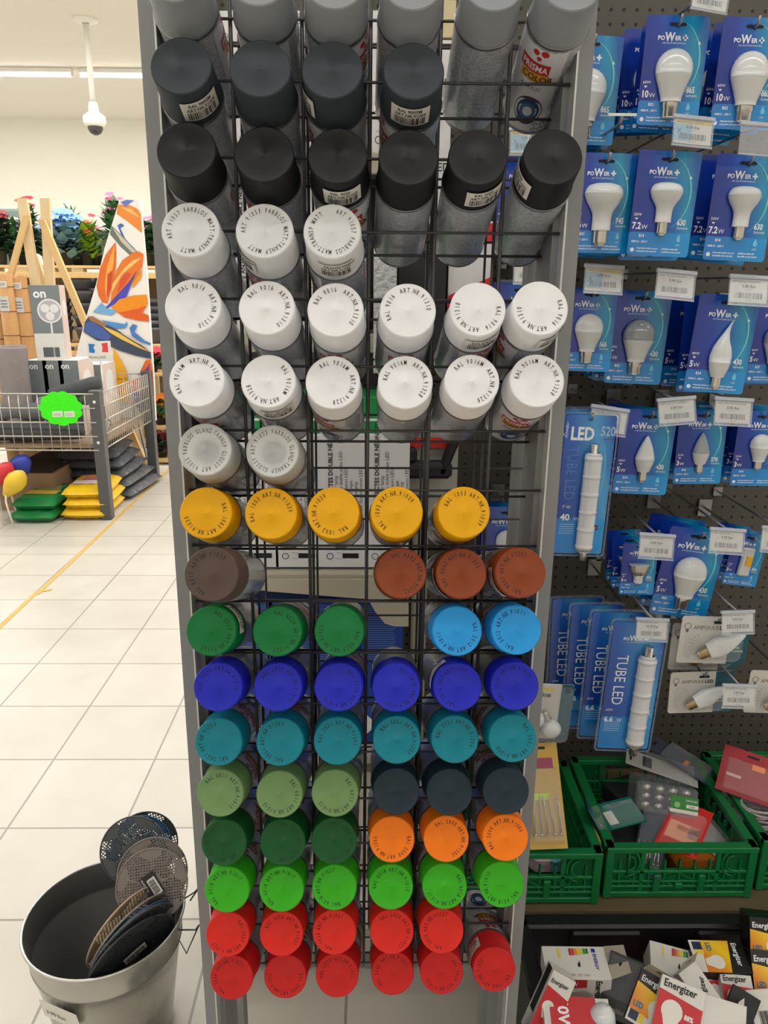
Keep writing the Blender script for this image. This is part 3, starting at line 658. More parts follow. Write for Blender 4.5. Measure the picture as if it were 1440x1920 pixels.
def body_mesh():
    b = MB()
    b.lathe([(.004,.006),(.028,.003),(.0305,.0),(.0328,.0015),(.0330,.004)], STEEL, 32); b.lathe([(.0330,.004),(.0322,.0062)], STEEL, 32)
    b.lathe([(CR,.006),(CR,CL-.054)], CANP, 40)
    b.lathe([(CR,CL-.054),(.0330,CL-.0525),(.0330,CL-.050),(.031,CL-.048),(.024,CL-.040),(.013,CL-.035)], STEEL, 32)
    cyl = lambda r: (lambda p: (r*math.sin(p.x/r), -r*math.cos(p.x/r), p.y))
    f = cyl(CR+.0003)
    def patch(x0, x1, z0, z1, m, n=10, fz=None, ff=None):
        ff = ff or f
        vs = []; fs = []
        for i in range(n+1):
            x = x0+(x1-x0)*i/n
            zt = z1 if fz is None else fz((i/n))
            vs += [(x, z0, 0), (x, zt, 0)]
        for i in range(n): fs.append((2*i, 2*i+2, 2*i+3, 2*i+1))
        b.add(vs, fs, m, True, None, ff)
    wm = mat('can_white_print', (226,228,234), .3, coat=.3)
    patch(-.045, .012, .008, CL-.056, wm, 20)
    f2 = cyl(CR+.0005); 
    patch(-.038, -.002, .108, .124, mat('badge_red', (200,42,44), .35), 12, ff=f2)
    patch(-.034, .000, .094, .108, mat('badge_yellow', (222,170,38), .35), 12, ff=f2)
    f3 = cyl(CR+.0007)
    b.text('PRISMA', .0125, WHITEINK, Matrix.Identity(4), lambda p: f3(Vector((p.x-.036, p.y+.1115, 0))), sx=.78, bold=.02)
    b.text('COLOR', .0125, mat('badge_ink', (90,40,30), .5), None, lambda p: f3(Vector((p.x-.032, p.y+.097, 0))), sx=.85, bold=.02)
    b.text('ACRYLIC', .008, mat('blue_ink', (50,70,120), .5), None, lambda p: f3(Vector((p.x-.030, p.y+.082, 0))), sx=.8)
    for cx, cz, r_ in ((-.022,.137,.004),(-.012,.139,.0045),(-.017,.130,.003)):
        b.poly([(cx+r_*math.cos(a*.785), cz+r_*math.sin(a*.785)) for a in range(8)], mat('badge_red', (200,42,44)), None, f2)
    # swirling colour eye
    for k, (r_, c_) in enumerate(((.021,(92,52,78)),(.017,(36,66,118)),(.012,(48,110,160)),(.007,(228,230,236)))):
        n = 20; pts = [(-.012+r_*.8*math.cos(6.283*i/n), .045+r_*1.2*math.sin(6.283*i/n)) for i in range(n)]
        b.add([(-.012, .045, 0)]+[(p[0], p[1], 0) for p in pts], [(0, i+1, (i+1) % n+1) for i in range(n)], mat('eye_%d' % k, c_, .35), True, None, cyl(CR+.0005+.0002*k))
    for k in range(12): # small print block
        b.add(*tuple((lambda z: ([(.018, z, 0), (.034, z, 0), (.034, z+.0012, 0), (.018, z+.0012, 0)], [(0,1,2,3)]))(.04+k*.0065)), mat('fine_print', (110,114,124), .5), False, None, f2)
    # pictograms near the base
    for k, x in enumerate((.002, .010)):
        for z in (.012, .022):
            r_ = .0045
            b.poly([(x, z-r_), (x+r_*.8, z), (x, z+r_), (x-r_*.8, z)], mat('picto_red', (60,50,52), .5), None, f2)
            b.poly([(x, z-r_*.7), (x+r_*.55, z), (x, z+r_*.7), (x-r_*.55, z)], wm, None, cyl(CR+.0007))
    return b.data('body')
BODY = body_mesh()
def nozzle_mesh():
    b = MB(); b.lathe([(.013,CL-.035),(.012,CL-.030),(.004,CL-.027),(.004,CL-.022)], STEEL, 16)
    nm = mat('nozzle_plastic', (84,92,108), .4)
    b.lathe([(.0125,CL-.022),(.0125,CL-.008),(.010,CL-.006),(.001,CL-.006)], nm, 16); 
    b.lathe([(.0128,CL-.018),(.0134,CL-.015),(CAPR-.003,CL-.015)], mat('milky_inner_ring', (238,238,238), .5), 24); return b.data('nozzle')
NOZ = nozzle_mesh()
_caps = {}
def cap_mesh(cm, txt, ink, gap, tsize):
    key = (cm, txt, ink)
    if key in _caps: return _caps[key]
    b = MB(); m = CM[cm]; z0 = CL-CAPH
    tr = cm.startswith('clear')
    b.lathe([(CAPR+.0020, z0), (CAPR+.0020, z0+.0045), (CAPR+.0006, z0+.006), (CAPR, CL-.0016), (CAPR-.0005, CL-.0005), (CAPR-.0016, CL)], m, 56)
    n = 56
    # slightly dished lid with a moulding nib in the centre
    b.lathe([(CAPR-.0016, CL), (CAPR-.003, CL-.0004), (.0022, CL-.0011), (.0012, CL-.0002), (.0001, CL-.0002)], m, n)
    b.lathe([(CAPR-.0014, z0), (CAPR-.0014, CL-.0020)], m, 32) if tr else None
    if txt:
        inkm = mat('ink_'+ink, {'k': (34,32,34), 'd': (24,30,34), 'y': (40,32,10), 'g': (16,40,20), 'r': (70,14,16), 'b': (14,14,60), 't': (70,70,74)}[ink], .6)
        rr = CAPR*.66; size = tsize
        ang = 0; adv = []
        for ch in txt:
            w_ = .50 if ch != ' ' else .42
            if ch in '.-': w_ = .3
            adv.append(w_*size/rr)
        tot = sum(adv); a = -tot/2
        for ch, d in zip(txt, adv):
            if ch != ' ':
                g = glyphs(ch, .012)
                mid = a+d/2
                # angle measured clockwise from +Y
                T = Matrix.Rotation(-mid, 4, 'Z') @ Matrix.Translation((0, rr, CL-.0003)) @ Matrix.Translation((-g[2]*size*.62/2, 0, 0))
                b.add([(x*size*.62, y*size*1.05, 0) for x, y in g[0]], g[1], inkm, False, T)
            a += d
    _caps[key] = b.data('cap'); return _caps[key]
_lab = {}
def label_mesh(line1, line2):
    key = line1+line2
    if key in _lab: return _lab[key]
    b = MB(); r_ = CAPR+.0022; f = lambda k: (lambda p: ((r_+k)*math.sin(p.x/r_), (r_+k)*math.cos(p.x/r_), p.y))
    z0, z1 = CL-.040, CL-.012; n = 12; vs = []; fs = []
    for i in range(n+1):
        x = -.021+.042*i/n; vs += [(x, z0, 0), (x, z1, 0)]
    for i in range(n): fs.append((2*i, 2*i+1, 2*i+3, 2*i+2))
    b.add(vs, fs, PAPER, True, None, f(0))
    def g(k): 
        ff = f(k); return lambda p: ff(Vector((-p.x, p.y, 0)))
    b.text(line1, .0066, BLACKINK, Matrix.Translation((0,0,0)), lambda p: g(.0003)(Vector((p.x-.013, p.y+z0+.021, 0))), sx=.8, bold=.01)
    b.text(line2, .0066, BLACKINK, None, lambda p: g(.0003)(Vector((p.x-.016, p.y+z0+.0145, 0))), sx=.8, bold=.01)
    barcode(b, .032, .011, None, seed=len(line2), fn=lambda p: g(.0003)(Vector((p.x-.016, p.y+z0+.002, 0))))
    _lab[key] = b.data('barcode_label'); return _lab[key]
TILT = R(21.5)
AX = Vector((0, -math.cos(TILT), math.sin(TILT)))   # from base to cap
YLID = .845
ROWS = [
 ('topmost grey row', 'grey', 'light grey', '', 'k', [(325,-52,0),(484,-44,0),(627,-38,0),(773,-36,0),(926,-34,0),(1072,-34,0)]),
 ('second row from the top', 'anthracite', 'dark grey', '', 'k', [(339,123,0),(488,128,0),(623,131,0),(776,133,0)]),
 ('third row from the top', 'black', 'black', '', 'k', [(349,281,0),(495,289,0),(633,292,0),(766,295,0),(896,295,0),(1037,294,0)]),
 ('frosted cap row', 'clearmatt', 'frosted clear', 'ART 91057 FARBLOS MATT-TRANSP MATT', 't', [(357,431,45),(496,433,65),(623,434,170)]),
 ('upper row of white caps', 'white', 'white', 'RAL 9016  ART.NR.91310', 'k', [(362,574,60),(500,577,45),(629,581,30),(765,582,345),(896,580,185),(1013,578,170)]),
 ('lower row of white caps', 'white', 'white', 'RAL 9016M  ART.NR.91328', 'k', [(369,713,340),(503,715,150),(624,717,70),(760,717,25),(885,715,55),(1007,714,25)]),
 ('clear cap row', 'clear', 'clear glossy', 'ART 91055 FARBLOS GLANZ-TRANSP GLOSSY', 't', [(384,843,335),(511,846,75)]),
 ('yellow row', 'yellow', 'yellow', 'RAL 1003 ART.NR.91039', 'y', [(386,962,160),(508,963,345),(625,962,235),(744,961,315),(870,961,30)]),
 ('brown row', 'brown', 'reddish brown', 'RAL 8003 ART.NR.91332', 'd', [(397,1077,300),None,None,(752,1075,70),(865,1076,330),(976,1074,280)]),
 ('moss green and sky blue row', 'green', 'moss green', 'RAL 6029 ART.NR.91323', 'g', [(396,1183,110),(520,1184,90),(636,1184,190),None,(857,1183,165),(968,1181,290)]),
 ('ultramarine row', 'ultra', 'ultramarine blue', 'RAL 5010 ART.NR.91010', 'b', [(409,1288,0),(521,1288,40),(635,1288,130),(743,1289,110),(858,1288,290),(965,1286,320)]),
 ('teal row', 'teal', 'teal', 'RAL 5021 ART.NR.91203', 'd', [(410,1391,250),(525,1391,270),(633,1389,5),(744,1387,40),(853,1386,15),(961,1384,140)]),
 ('olive and slate row', 'olive', 'pale olive green', 'RAL 6011 ART.NR.91015', 'k', [(413,1487,45),(524,1489,140),(628,1487,140),(743,1484,200),(843,1485,160),(949,1483,180)]),
 ('fir green and orange row', 'fir', 'fir green', 'RAL 6005 ART.NR.91309', 'g', [(420,1580,235),(530,1579,90),(626,1577,90),(735,1574,180),(837,1573,60),(948,1571,330)]),
 ('bright green row', 'lime', 'bright green', 'RAL 6018 ART.NR.91017', 'g', [(426,1668,315),(528,1667,310),(627,1664,260),(733,1663,5),(834,1662,150),(941,1659,215)]),
 ('upper red row', 'red', 'red', 'RAL 3020 ART.NR.91027', 'r', [(427,1752,140),(528,1751,30),(627,1748,290),(735,1747,55),(828,1746,280)]),
 ('lowest red row', 'deepred', 'deep red', 'RAL 3000 ART.NR.91022', 'r', [(434,1833,305),(535,1831,180),(632,1829,0),(736,1825,325),(828,1823,145),(927,1818,210)]),
]
OVER = {(8,0): ('darkbrown', 'dark brown', 'RAL 8017 ART.NR.91014', 'd'), (9,4): ('lightblue', 'sky blue', 'RAL 5012 ART.NR.91011', 'b'), (9,5): ('lightblue', 'sky blue', 'RAL 5012 ART.NR.91011', 'b')}
for k in (3,4,5): OVER[(12,k)] = ('slate', 'slate grey', 'RAL 7016 ART.NR.91012', 'k'); OVER[(13,k)] = ('orange', 'orange', 'RAL 2000 ART.NR.91305', 'k')
LABELS = {(1,0): (150,'RAL 9005M','ART.NR.91004'), (1,2): (255,'RAL 9005M','ART.NR.91004'), (1,3): (185,'RAL 9005M','ART.NR.91004'), (2,2): (172,'RAL 9005','ART.NR.91002'),
 (2,4): (160,'RAL 9005','ART.NR.91002'), (2,5): (255,'RAL 9005','ART.NR.91002'), (3,1): (240,'TRANSPARENT','ART.NR.91057'), (3,2): (175,'TRANSPARENT','ART.NR.91057'),
 (4,4): (165,'RAL 9016','ART.NR.91310'), (4,5): (140,'RAL 9016','ART.NR.91310'), (5,1): (165,'RAL 9016M','ART.NR.91328'), (8,4): (245,'RAL 8003','ART.NR.91332'),
 (8,5): (245,'RAL 8003','ART.NR.91332'), (9,0): (60,'RAL 6029','ART.NR.91323'), (10,4): (300,'RAL 5010','ART.NR.91010'), (16,5): (290,'RAL 3000','ART.NR.91022')}
BODYROT = {(0,5): 0, (0,4): 215, (16,5): 200}
cr = random.Random(3)
for ri, (rn, cm0, cn0, txt0, ink0, lst) in enumerate(ROWS):
    cnt = len([x for x in lst if x])
    sub = 0
    for ci, it in enumerate(lst):
        if it is None: continue
        sub += 1
        cm, cn, txt, ink = OVER.get((ri, ci), (cm0, cn0, txt0, ink0))
        px, py, ta_ = it
        yl = YLID + cr.uniform(-.004, .004)
        if (ri, ci) == (8, 0): yl = YLID-.055
        L = P(px, py, yl)
        ax = AX.copy()
        ax = (Matrix.Rotation(R(cr.uniform(-1, 1)), 3, 'Z') @ ax)
        up_ = Vector((0,0,1)); x_ = up_.cross(ax).normalized(); y_ = ax.cross(x_)
        M = frame(L - ax*CL, x_, y_, ax)
        lab = f'{cn} capped spray can, {ORD[sub-1]} from left in the {rn}'
        if (ri, ci) == (16, 5): lab = 'deep red capped spray can with its printed body showing, at the lowest right corner'
        t = thing('spray_can', lab, 'spray can', M=M, group=('spray cans with %s caps' % cn))
        br_ = BODYROT.get((ri, ci), cr.uniform(0, 360))
        o = bpy.data.objects.new('body', BODY); COL.objects.link(o); o.parent = t; o.rotation_euler = (0,0,R(br_))
        if cm == 'clear':
            o = bpy.data.objects.new('nozzle', NOZ); COL.objects.link(o); o.parent = t
        ts = .0071 if len(txt) < 26 else .0068
        o = bpy.data.objects.new('cap', cap_mesh(cm, txt, ink, 0, ts)); COL.objects.link(o); o.parent = t; o.rotation_euler = (0,0,-R(ta_))
        o['label'] = cn+' cap'
        if (ri, ci) in LABELS:
            an, l1, l2 = LABELS[(ri, ci)]
            o2 = bpy.data.objects.new('barcode_label', label_mesh(l1, l2)); COL.objects.link(o2); o2.parent = t; o2.rotation_euler = (0,0,-R(an)); o2['label'] = 'white barcode label'
# ------------------------------------------------------------------ gondola behind the rack
YS = 1.38
BEIGE = mat('beige_shelf', (176,170,152), .5, noise=.04)
DARKM = mat('dark_metal', (40,40,42), .5)
GX0 = P(402, 1752, 1.38).x; GX1 = 1.75
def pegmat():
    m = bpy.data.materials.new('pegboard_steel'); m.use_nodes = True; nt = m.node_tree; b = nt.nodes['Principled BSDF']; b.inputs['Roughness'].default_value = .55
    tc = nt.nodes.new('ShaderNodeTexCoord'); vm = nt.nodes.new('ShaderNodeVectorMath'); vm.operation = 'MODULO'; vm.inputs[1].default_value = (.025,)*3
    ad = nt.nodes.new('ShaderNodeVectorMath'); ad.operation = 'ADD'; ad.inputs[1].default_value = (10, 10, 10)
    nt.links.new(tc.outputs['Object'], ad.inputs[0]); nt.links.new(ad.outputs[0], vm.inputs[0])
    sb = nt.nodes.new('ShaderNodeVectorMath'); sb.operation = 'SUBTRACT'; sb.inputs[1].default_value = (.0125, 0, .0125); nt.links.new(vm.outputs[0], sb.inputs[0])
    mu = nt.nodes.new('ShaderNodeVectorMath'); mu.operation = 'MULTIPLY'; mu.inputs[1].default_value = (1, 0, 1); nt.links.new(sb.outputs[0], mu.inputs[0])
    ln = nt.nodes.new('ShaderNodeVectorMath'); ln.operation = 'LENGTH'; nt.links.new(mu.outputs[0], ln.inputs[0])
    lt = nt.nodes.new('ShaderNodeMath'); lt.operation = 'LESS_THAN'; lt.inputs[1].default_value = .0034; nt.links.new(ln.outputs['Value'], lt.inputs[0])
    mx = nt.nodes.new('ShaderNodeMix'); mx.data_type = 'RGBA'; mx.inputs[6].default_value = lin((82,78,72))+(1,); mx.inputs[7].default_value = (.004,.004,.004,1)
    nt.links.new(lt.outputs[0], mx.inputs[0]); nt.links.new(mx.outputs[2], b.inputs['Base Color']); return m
gon = thing('shelving_unit', 'beige steel shop shelving unit with perforated back panel behind the can rack', 'shelving', (GX0, 1.7, 0))
GO = Vector(gon.location)
def gb():
    b = MB(); b.M = Matrix.Translation(-GO); return b
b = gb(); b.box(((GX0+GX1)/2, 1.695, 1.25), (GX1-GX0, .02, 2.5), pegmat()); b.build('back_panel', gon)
b = gb(); b.box(((GX0+GX1)/2, 1.555, .05), (GX1-GX0, .28, .10), mat('plinth_dark', (58,56,54), .6)); b.build('plinth', gon)
for x in (GX0+.02, P(788, 1100, 1.62).x, GX1-.02):
    b = gb(); b.box((x, 1.665, 1.25), (.035, .04, 2.5), BEIGE, bev=.004); b.build('upright', gon)
XSH = P(772, 1075, YS+.02).x
def shelf_z(py, Y=YS-.012): return P(600, py, Y).z
SHY = {}
for k, py in enumerate((292, 628, 1073, 1398, 1600, 1752)):
    YF3 = YS+.11 if py < 700 else YS; z = shelf_z(py, YF3-.012); SHY[py] = z
    b = gb(); b.box(((GX0+XSH)/2, (1.68+YF3-.02)/2, z-.008), (XSH-GX0, 1.68-YF3+.02, .016), BEIGE); b.box(((GX0+XSH)/2, YF3-.026, z-.014), (XSH-GX0, .008, .035), BEIGE, bev=.002); b.build('shelf', gon)
# crate shelf for the right part
ZCR = P(1270, 1684, 1.25).z
b = gb(); b.box(((XSH+GX1)/2+.02, 1.455, ZCR-.012), (GX1-XSH-.04, .47, .02), mat('wood_shelf', (98,84,62), .6, noise=.15, nscale=12)); b.build('shelf', gon)

def pbox(name, x0, x1, yt, yb_, Y, dep, m, label, cat, group=None, deco=None, zb=None):
    a = P(x0, yb_, Y); c = P(x1, yt, Y)
    z0 = a.z if zb is None else zb; w_, h_ = c.x-a.x, c.z-z0
    b = MB(); b.box((w_/2, dep/2, h_/2), (w_, dep, h_), m, bev=.0012)
    if deco: deco(b, w_, h_)
    o = b.build(name, None, (a.x, Y, z0)); return tag(o, label, cat, group)
FR = lambda x, z, k=.0006: frame((x, -k, z), (1,0,0), (0,0,1), (0,-1,0))
WBOX = mat('white_carton', (222,221,224), .45, noise=.02)
GREYI = mat('grey_ink', (96,98,104), .6)
def deco_white(b, w_, h_):
    T = FR(0, 0)
    R90 = Matrix.Rotation(R(90), 4, 'Z')
    for k, s_ in enumerate(('LAMPE ANTI-INSECTES DOUBLE NÉON LED', 'Double LED insect killer lamp', 'Lampara contra insectos doble neón LED', 'Lampada insetos dupla neon LED', 'Doppel-LED Insektenlampe', 'Dubbele LED insectenlamp', 'Lampada insetti doppia neon LED')):
        b.text(s_, .0098 if k else .0114, GREYI if k else BLACKINK, T @ Matrix.Translation((w_*.30+k*.0092, h_*.26, 0)) @ R90, bold=0 if k else .02)
    b.poly([(w_*.5,.024),(w_*.86,.024),(w_*.86,.034),(w_*.5,.034)], BLACKINK, T)
    b.text('1234 567', .005, GREYI, T @ Matrix.Translation((w_*.15,.04,0))); b.text('CE  IP20', .006, GREYI, T @ Matrix.Translation((w_*.5,.04,0)))
    n = 14; b.tube([(w_*.22+.006*math.cos(6.283*i/n), -.0004, .028+.006*math.sin(6.283*i/n)) for i in range(n+1)], .0006, BLACKINK, 4)
    b.poly([(w_*.36,.023),(w_*.49,.023),(w_*.49,.0235),(w_*.36,.0235)], BLACKINK, T); b.poly([(w_*.36,.035),(w_*.49,.035),(w_*.49,.0345),(w_*.36,.0345)], BLACKINK, T)
ed = [345, 430, 516, 600, 685, 770]
for k in range(5):
    pbox('insect_lamp_box', ed[k]+1, ed[k+1]-1, 815, 1072, YS, .08, WBOX, f'tall white insect lamp carton with upright writing, {ORD[k]} from the left on the middle shelf', 'box', 'white insect lamp cartons', deco_white, SHY[1073]+.0005)
for (ya_, yb2, shy, nm) in ((20, 290, 292, 'top'), (330, 626, 628, 'second')):
    for k in range(5):
        if ya_ == 330 and k == 4: continue
        pbox('insect_lamp_box', ed[k]+8, ed[k+1]+2, ya_, yb2, YS+.11, .08, WBOX, f'white insect lamp carton, {ORD[k]} from the left on the {nm} shelf behind the cans', 'box', 'white insect lamp cartons', deco_white, SHY[shy]+.0005)
GRN = mat('green_carton', (40,150,78), .4)
def deco_green(b, w_, h_):
    b.poly([(.004, h_*.35), (w_-.004, h_*.35), (w_-.004, h_*.42), (.004, h_*.42)], WHITEINK, FR(0,0))
for k, (x0, x1) in enumerate(((470,545),(560,640),(655,722))):
    o = pbox('green_carton', x0, x1, 745, 812, YS+.01, .15, GRN, f'green carton lying on the white insect lamp cartons, {ORD[k]} from the left', 'box', 'green cartons', deco_green, P(600,815,YS).z+.0005)
BLU = mat('blue_carton', (38,72,160), .4, noise=.05)
def deco_blue(b, w_, h_):
    T = FR(0, 0); li = mat('pale_blue_ink', (120,150,210), .5)
    for k in range(26): 
        z = h_*.97-k*.0048
        if z > .09: b.poly([(.006, z), (.006+(w_-.014)*rnd.uniform(.8, 1), z), (.006+(w_-.014)*.9, z+.0012), (.006, z+.0012)], li, T)
    b.poly([(.012,.02),(.034,.042),(.012,.064)] , WHITEINK, T)
    b.text('LED', .022, WHITEINK, T @ Matrix.Translation((w_*.42,.03,0)), bold=.02)
eb = [432, 512, 594, 676, 757]
for k in range(4):
    pbox('blue_lamp_box', eb[k]+1, eb[k+1]-1, 1128, 1396, YS, .1, BLU, f'blue carton with fine white print, {ORD[k]} from left below the white cartons', 'box', 'blue cartons', deco_blue, SHY[1398]+.0005)
# beige cardboard display flap above the blue cartons
a0 = P(470, 1090, YS-.03)
pts = [(P(x, y, YS-.03).x-a0.x, P(x, y, YS-.03).z-a0.z) for x, y in ((470,1090),(500,1107),(690,1122),(704,1146),(722,1168),(740,1173),(766,1173),(766,1085),(470,1085))]
b = MB(); b.prism([(p[0], p[1]) for p in pts][::-1], .004, mat('beige_card', (190,184,164), .6), frame((0,0,0), (1,0,0), (0,0,1), (0,-1,0)))
tag(b.build('cardboard_flap', None, a0), 'beige cardboard flap with a curved lower edge hanging over the blue cartons', 'cardboard')
PALE = mat('pale_carton', (196,192,182), .5)
for k, (x0, x1) in enumerate(((400,470),(476,548),(556,626),(634,700),(708,766))):
    pbox('pale_carton', x0, x1, 1448, 1598, YS, .12, (PALE, DARKM, WBOX, PALE, DARKM)[k], f'plain carton on the fourth shelf behind the cans, {ORD[k]} from the left', 'box', 'plain cartons low down', None, SHY[1600]+.0005)
for k, (x0, x1) in enumerate(((405,490),(500,590),(600,690),(698,764))):
    pbox('pale_carton', x0, x1, 1648, 1750, YS, .12, (WBOX, PALE, WBOX, PALE)[k], f'pale carton on the lowest shelf near the floor, {ORD[k]} from the left', 'box', 'plain cartons low down', None, SHY[1752]+.0005)
# goods glimpsed right of the white cartons
REDP = mat('red_print', (212,44,40), .4); CLEARP = mat('clear_plastic', (215,220,228), .12, alpha=.16)
def deco_redw(b, w_, h_):
    T = FR(0,0)
    b.poly([(0,h_*.1),(w_,h_*.1),(w_,h_*.45),(0,h_*.25)], REDP, T); b.poly([(0,h_*.62),(w_,h_*.8),(w_,h_*.98),(0,h_*.98)], REDP, T)
pbox('red_white_carton', 838, 926, 415, 600, 1.46, .1, WBOX, 'white carton with red corners behind the black capped cans', 'box', None, deco_redw)
pbox('dark_case', 745, 838, 470, 690, 1.45, .1, mat('dark_case', (44,44,48), .4), 'dark grey plastic case beside the red and white carton', 'case')
pbox('plastic_bag', 700, 745, 440, 700, 1.43, .05, mat('crinkled_plastic', (205,206,210), .15, bump=.9, bscale=90), 'crinkled clear plastic bag of white goods behind the rack', 'bag')
pbox('beige_carton', 800, 856, 0, 70, 1.50, .1, mat('beige_carton', (214,200,160), .5), 'beige carton behind the topmost cans', 'box')
pbox('white_carton', 796, 850, 75, 420, 1.50, .1, WBOX, 'narrow white carton behind the black capped cans', 'box', None, lambda b, w_, h_: (b.text('LED  220 V', .02, BLACKINK, FR(.01, h_*.3)), barcode(b, .04, .03, FR(.01, h_*.7))))
def drill():
    o = P(800, 880, 1.48); t = thing('blister_pack', 'black tool in a clear plastic pack right of the white cartons', 'tool pack', o)
    b = MB(); K = mat('black_tool', (30,30,32), .5)
    b.box((0,0,0), (.10,.03,.035), K, bev=.008); b.box((-.035,.0,.03), (.03,.03,.03), K, bev=.006); b.box((.03,0,.05), (.018,.03,.10), K, bev=.005, T=Matrix.Rotation(R(20),4,'Y')); b.build('tool_body', t)
    b = MB(); b.box((0,.02,.05), (.13,.003,.02), REDP); b.box((0,.03,.0), (.13,.002,.22), mat('grey_card', (170,168,160), .5)); b.build('backing_card', t)
drill()

# ------------------------------------------------------------------ blister cards
CARD = ramp_mat('card_blue', [(0,(16,38,132)),(.38,(14,58,168)),(.62,(8,96,190)),(.85,(20,150,196)),(1,(10,96,178))], (8.5, 1.6, 0, .60), .22, .5, .12)
BAND = ramp_mat('card_band', [(0,(24,120,204)),(1,(10,150,224))], (9,0,0,.5), .22, .5)
SWO = mat('card_swoosh', (120,214,220), .3); MILK = mat('milky_glass', (214,218,222), .18, coat=.6); BPL = mat('bulb_plastic', (206,206,206), .3)
CHR = mat('chrome_base', (200,196,190), .22, metal=.95); DKS = mat('slot_dark', (10,12,30), .6); GLASSB = mat('grey_glass', (150,156,166), .12, coat=.8)
def rrect(w_, h_, r_, x0=0, y0=0, n=4):
    pts = []
    for cx, cy, a0 in ((w_/2-r_, -r_, 0), (-w_/2+r_, -r_, 90), (-w_/2+r_, -h_+r_, 180), (w_/2-r_, -h_+r_, 270)):
        for k in range(n+1):
            a = R(a0+90*k/n); pts.append((x0+cx+r_*math.cos(a), y0+cy+r_*math.sin(a)))
    return pts
Z1 = Matrix.Translation((0,0,.0012))
def TT(x, y, k=.0012): return Matrix.Translation((x, y, k))
def logo(b, s_, x, y):
    w1 = b.text('PO', .0085*s_, WHITEINK, TT(x, y), bold=.035); w2 = b.text('W', .0165*s_, WHITEINK, TT(x+w1+.0006, y-.001*s_), bold=.035, sx=.85)
    w3 = b.text('ER', .0085*s_, WHITEINK, TT(x+w1+w2+.001, y), bold=.035)
    X = x+w1+w2+w3+.003
    b.poly([(X,y+.0022*s_),(X+.0085*s_,y+.0022*s_),(X+.0085*s_,y+.0048*s_),(X,y+.0048*s_)], WHITEINK, Z1); b.poly([(X+.003*s_,y-.0008*s_),(X+.0056*s_,y-.0008*s_),(X+.0056*s_,y+.008*s_),(X+.003*s_,y+.008*s_)], WHITEINK, Z1)
    b.text('LED HAUTE PERFORMANCE', .0030*s_, WHITEINK, TT(x+.008, y-.0052*s_))
_cd = {}
def card_mesh(w1, w2, lum, base):
    key = (w1, w2, lum, base)
    if key in _cd: return _cd[key]
    b = MB(); b.prism(rrect(.1, .157, .005), .0008, CARD)
    b.poly(rrect(.1, .036, .005, 0, -.121), BAND, TT(0,0,.0010))
    b.poly([(-.012,-.010),(.012,-.010),(.014,-.0125),(.012,-.015),(.003,-.015),(0,-.018),(-.003,-.015),(-.012,-.015),(-.014,-.0125)], DKS, Z1)
    n = 22; pts = []
    for k in range(n+1):
        a = R(75-150*k/n+8); th = .0022*math.sin(math.pi*k/n)+.0002
        pts.append((.0455*math.cos(a)-.004, -.062+.056*math.sin(a), th))
    for k in range(n):
        p, q = pts[k], pts[k+1]; b.poly([(p[0]-p[2], p[1]), (q[0]-q[2], q[1]), (q[0], q[1]), (p[0], p[1])], SWO, Z1)
    b.disc(.0022, 0, mat('sparkle', (200,240,235), .3), 8, TT(.037,-.038,.0014))
    logo(b, 1, -.030, -.0345)
    b.text(w1, .0062, WHITEINK, TT(-.046,-.097)); b.poly([(-.044,-.1),(-.038,-.1),(-.041,-.1032)], WHITEINK, Z1)
    wd = b.text(w2, .0140, WHITEINK, TT(-.047,-.1165), bold=.03, sx=.85); b.text('W', .0095, WHITEINK, TT(-.046+wd,-.1165))
    b.text(lum, .0125, WHITEINK, TT(.0250,-.1085), bold=.03, sx=.74); b.text('lumens', .0062, WHITEINK, TT(.0255,-.1145))
    b.text(base, .0058, WHITEINK, TT(-.034,-.1285), bold=.03); b.text('4000 K - 230 V', .0042, WHITEINK, TT(-.045,-.137), bold=.03)
    b.disc(.0034, 0, WHITEINK, 10, TT(-.042,-.1485))
    for x, a, c in ((-.035, 'Ampoule lumière du jour', 'Lampadina luce naturale'), (.006, 'Glühbirne kaltweiß', 'Bombilla de luz natural')):
        b.text(a, .0034, WHITEINK, TT(x,-.1465), bold=.03); b.text(c, .0034, WHITEINK, TT(x,-.151), bold=.03)
    b.poly([(.031,-.122),(.0345,-.130),(.033,-.134),(.029,-.134),(.0275,-.130)], mat('drop_ink', (120,205,240), .4), TT(0,0,.0014)); b.text('230°', .004, WHITEINK, TT(.0275,-.140))
    _cd[key] = b.data('backing_card'); return _cd[key]
def vtube(b, prof, m, dx=None, n=20, z0=.006, fl=.62):
    """prof (r, y): bulb section round the local y axis, flattened towards the card"""
    o = len(prof); vs = []; fs = []
    for r_, y in prof:
        cx = dx(y) if dx else 0
        for k in range(n):
            a = 2*math.pi*k/n; vs.append((cx+r_*math.sin(a), y, z0+r_*fl*math.cos(a)))
    for i in range(o-1):
        for k in range(n): k2 = (k+1) % n; fs.append((i*n+k, (i+1)*n+k, (i+1)*n+k2, i*n+k2))
    fs.append(tuple((o-1)*n+k for k in range(n)))
    b.add(vs, fs, m, True)
def thread(r_, y0, y1, k=5):
    out = []; 
    for i in range(k):
        ya_ = y0+(y1-y0)*i/k; yb_ = y0+(y1-y0)*(i+.5)/k
        out += [(r_, ya_), (r_*.9, yb_)]
    return out+[(r_*.8, y1), (r_*.4, y1+(y1-y0)*.12)]
_bm = {}
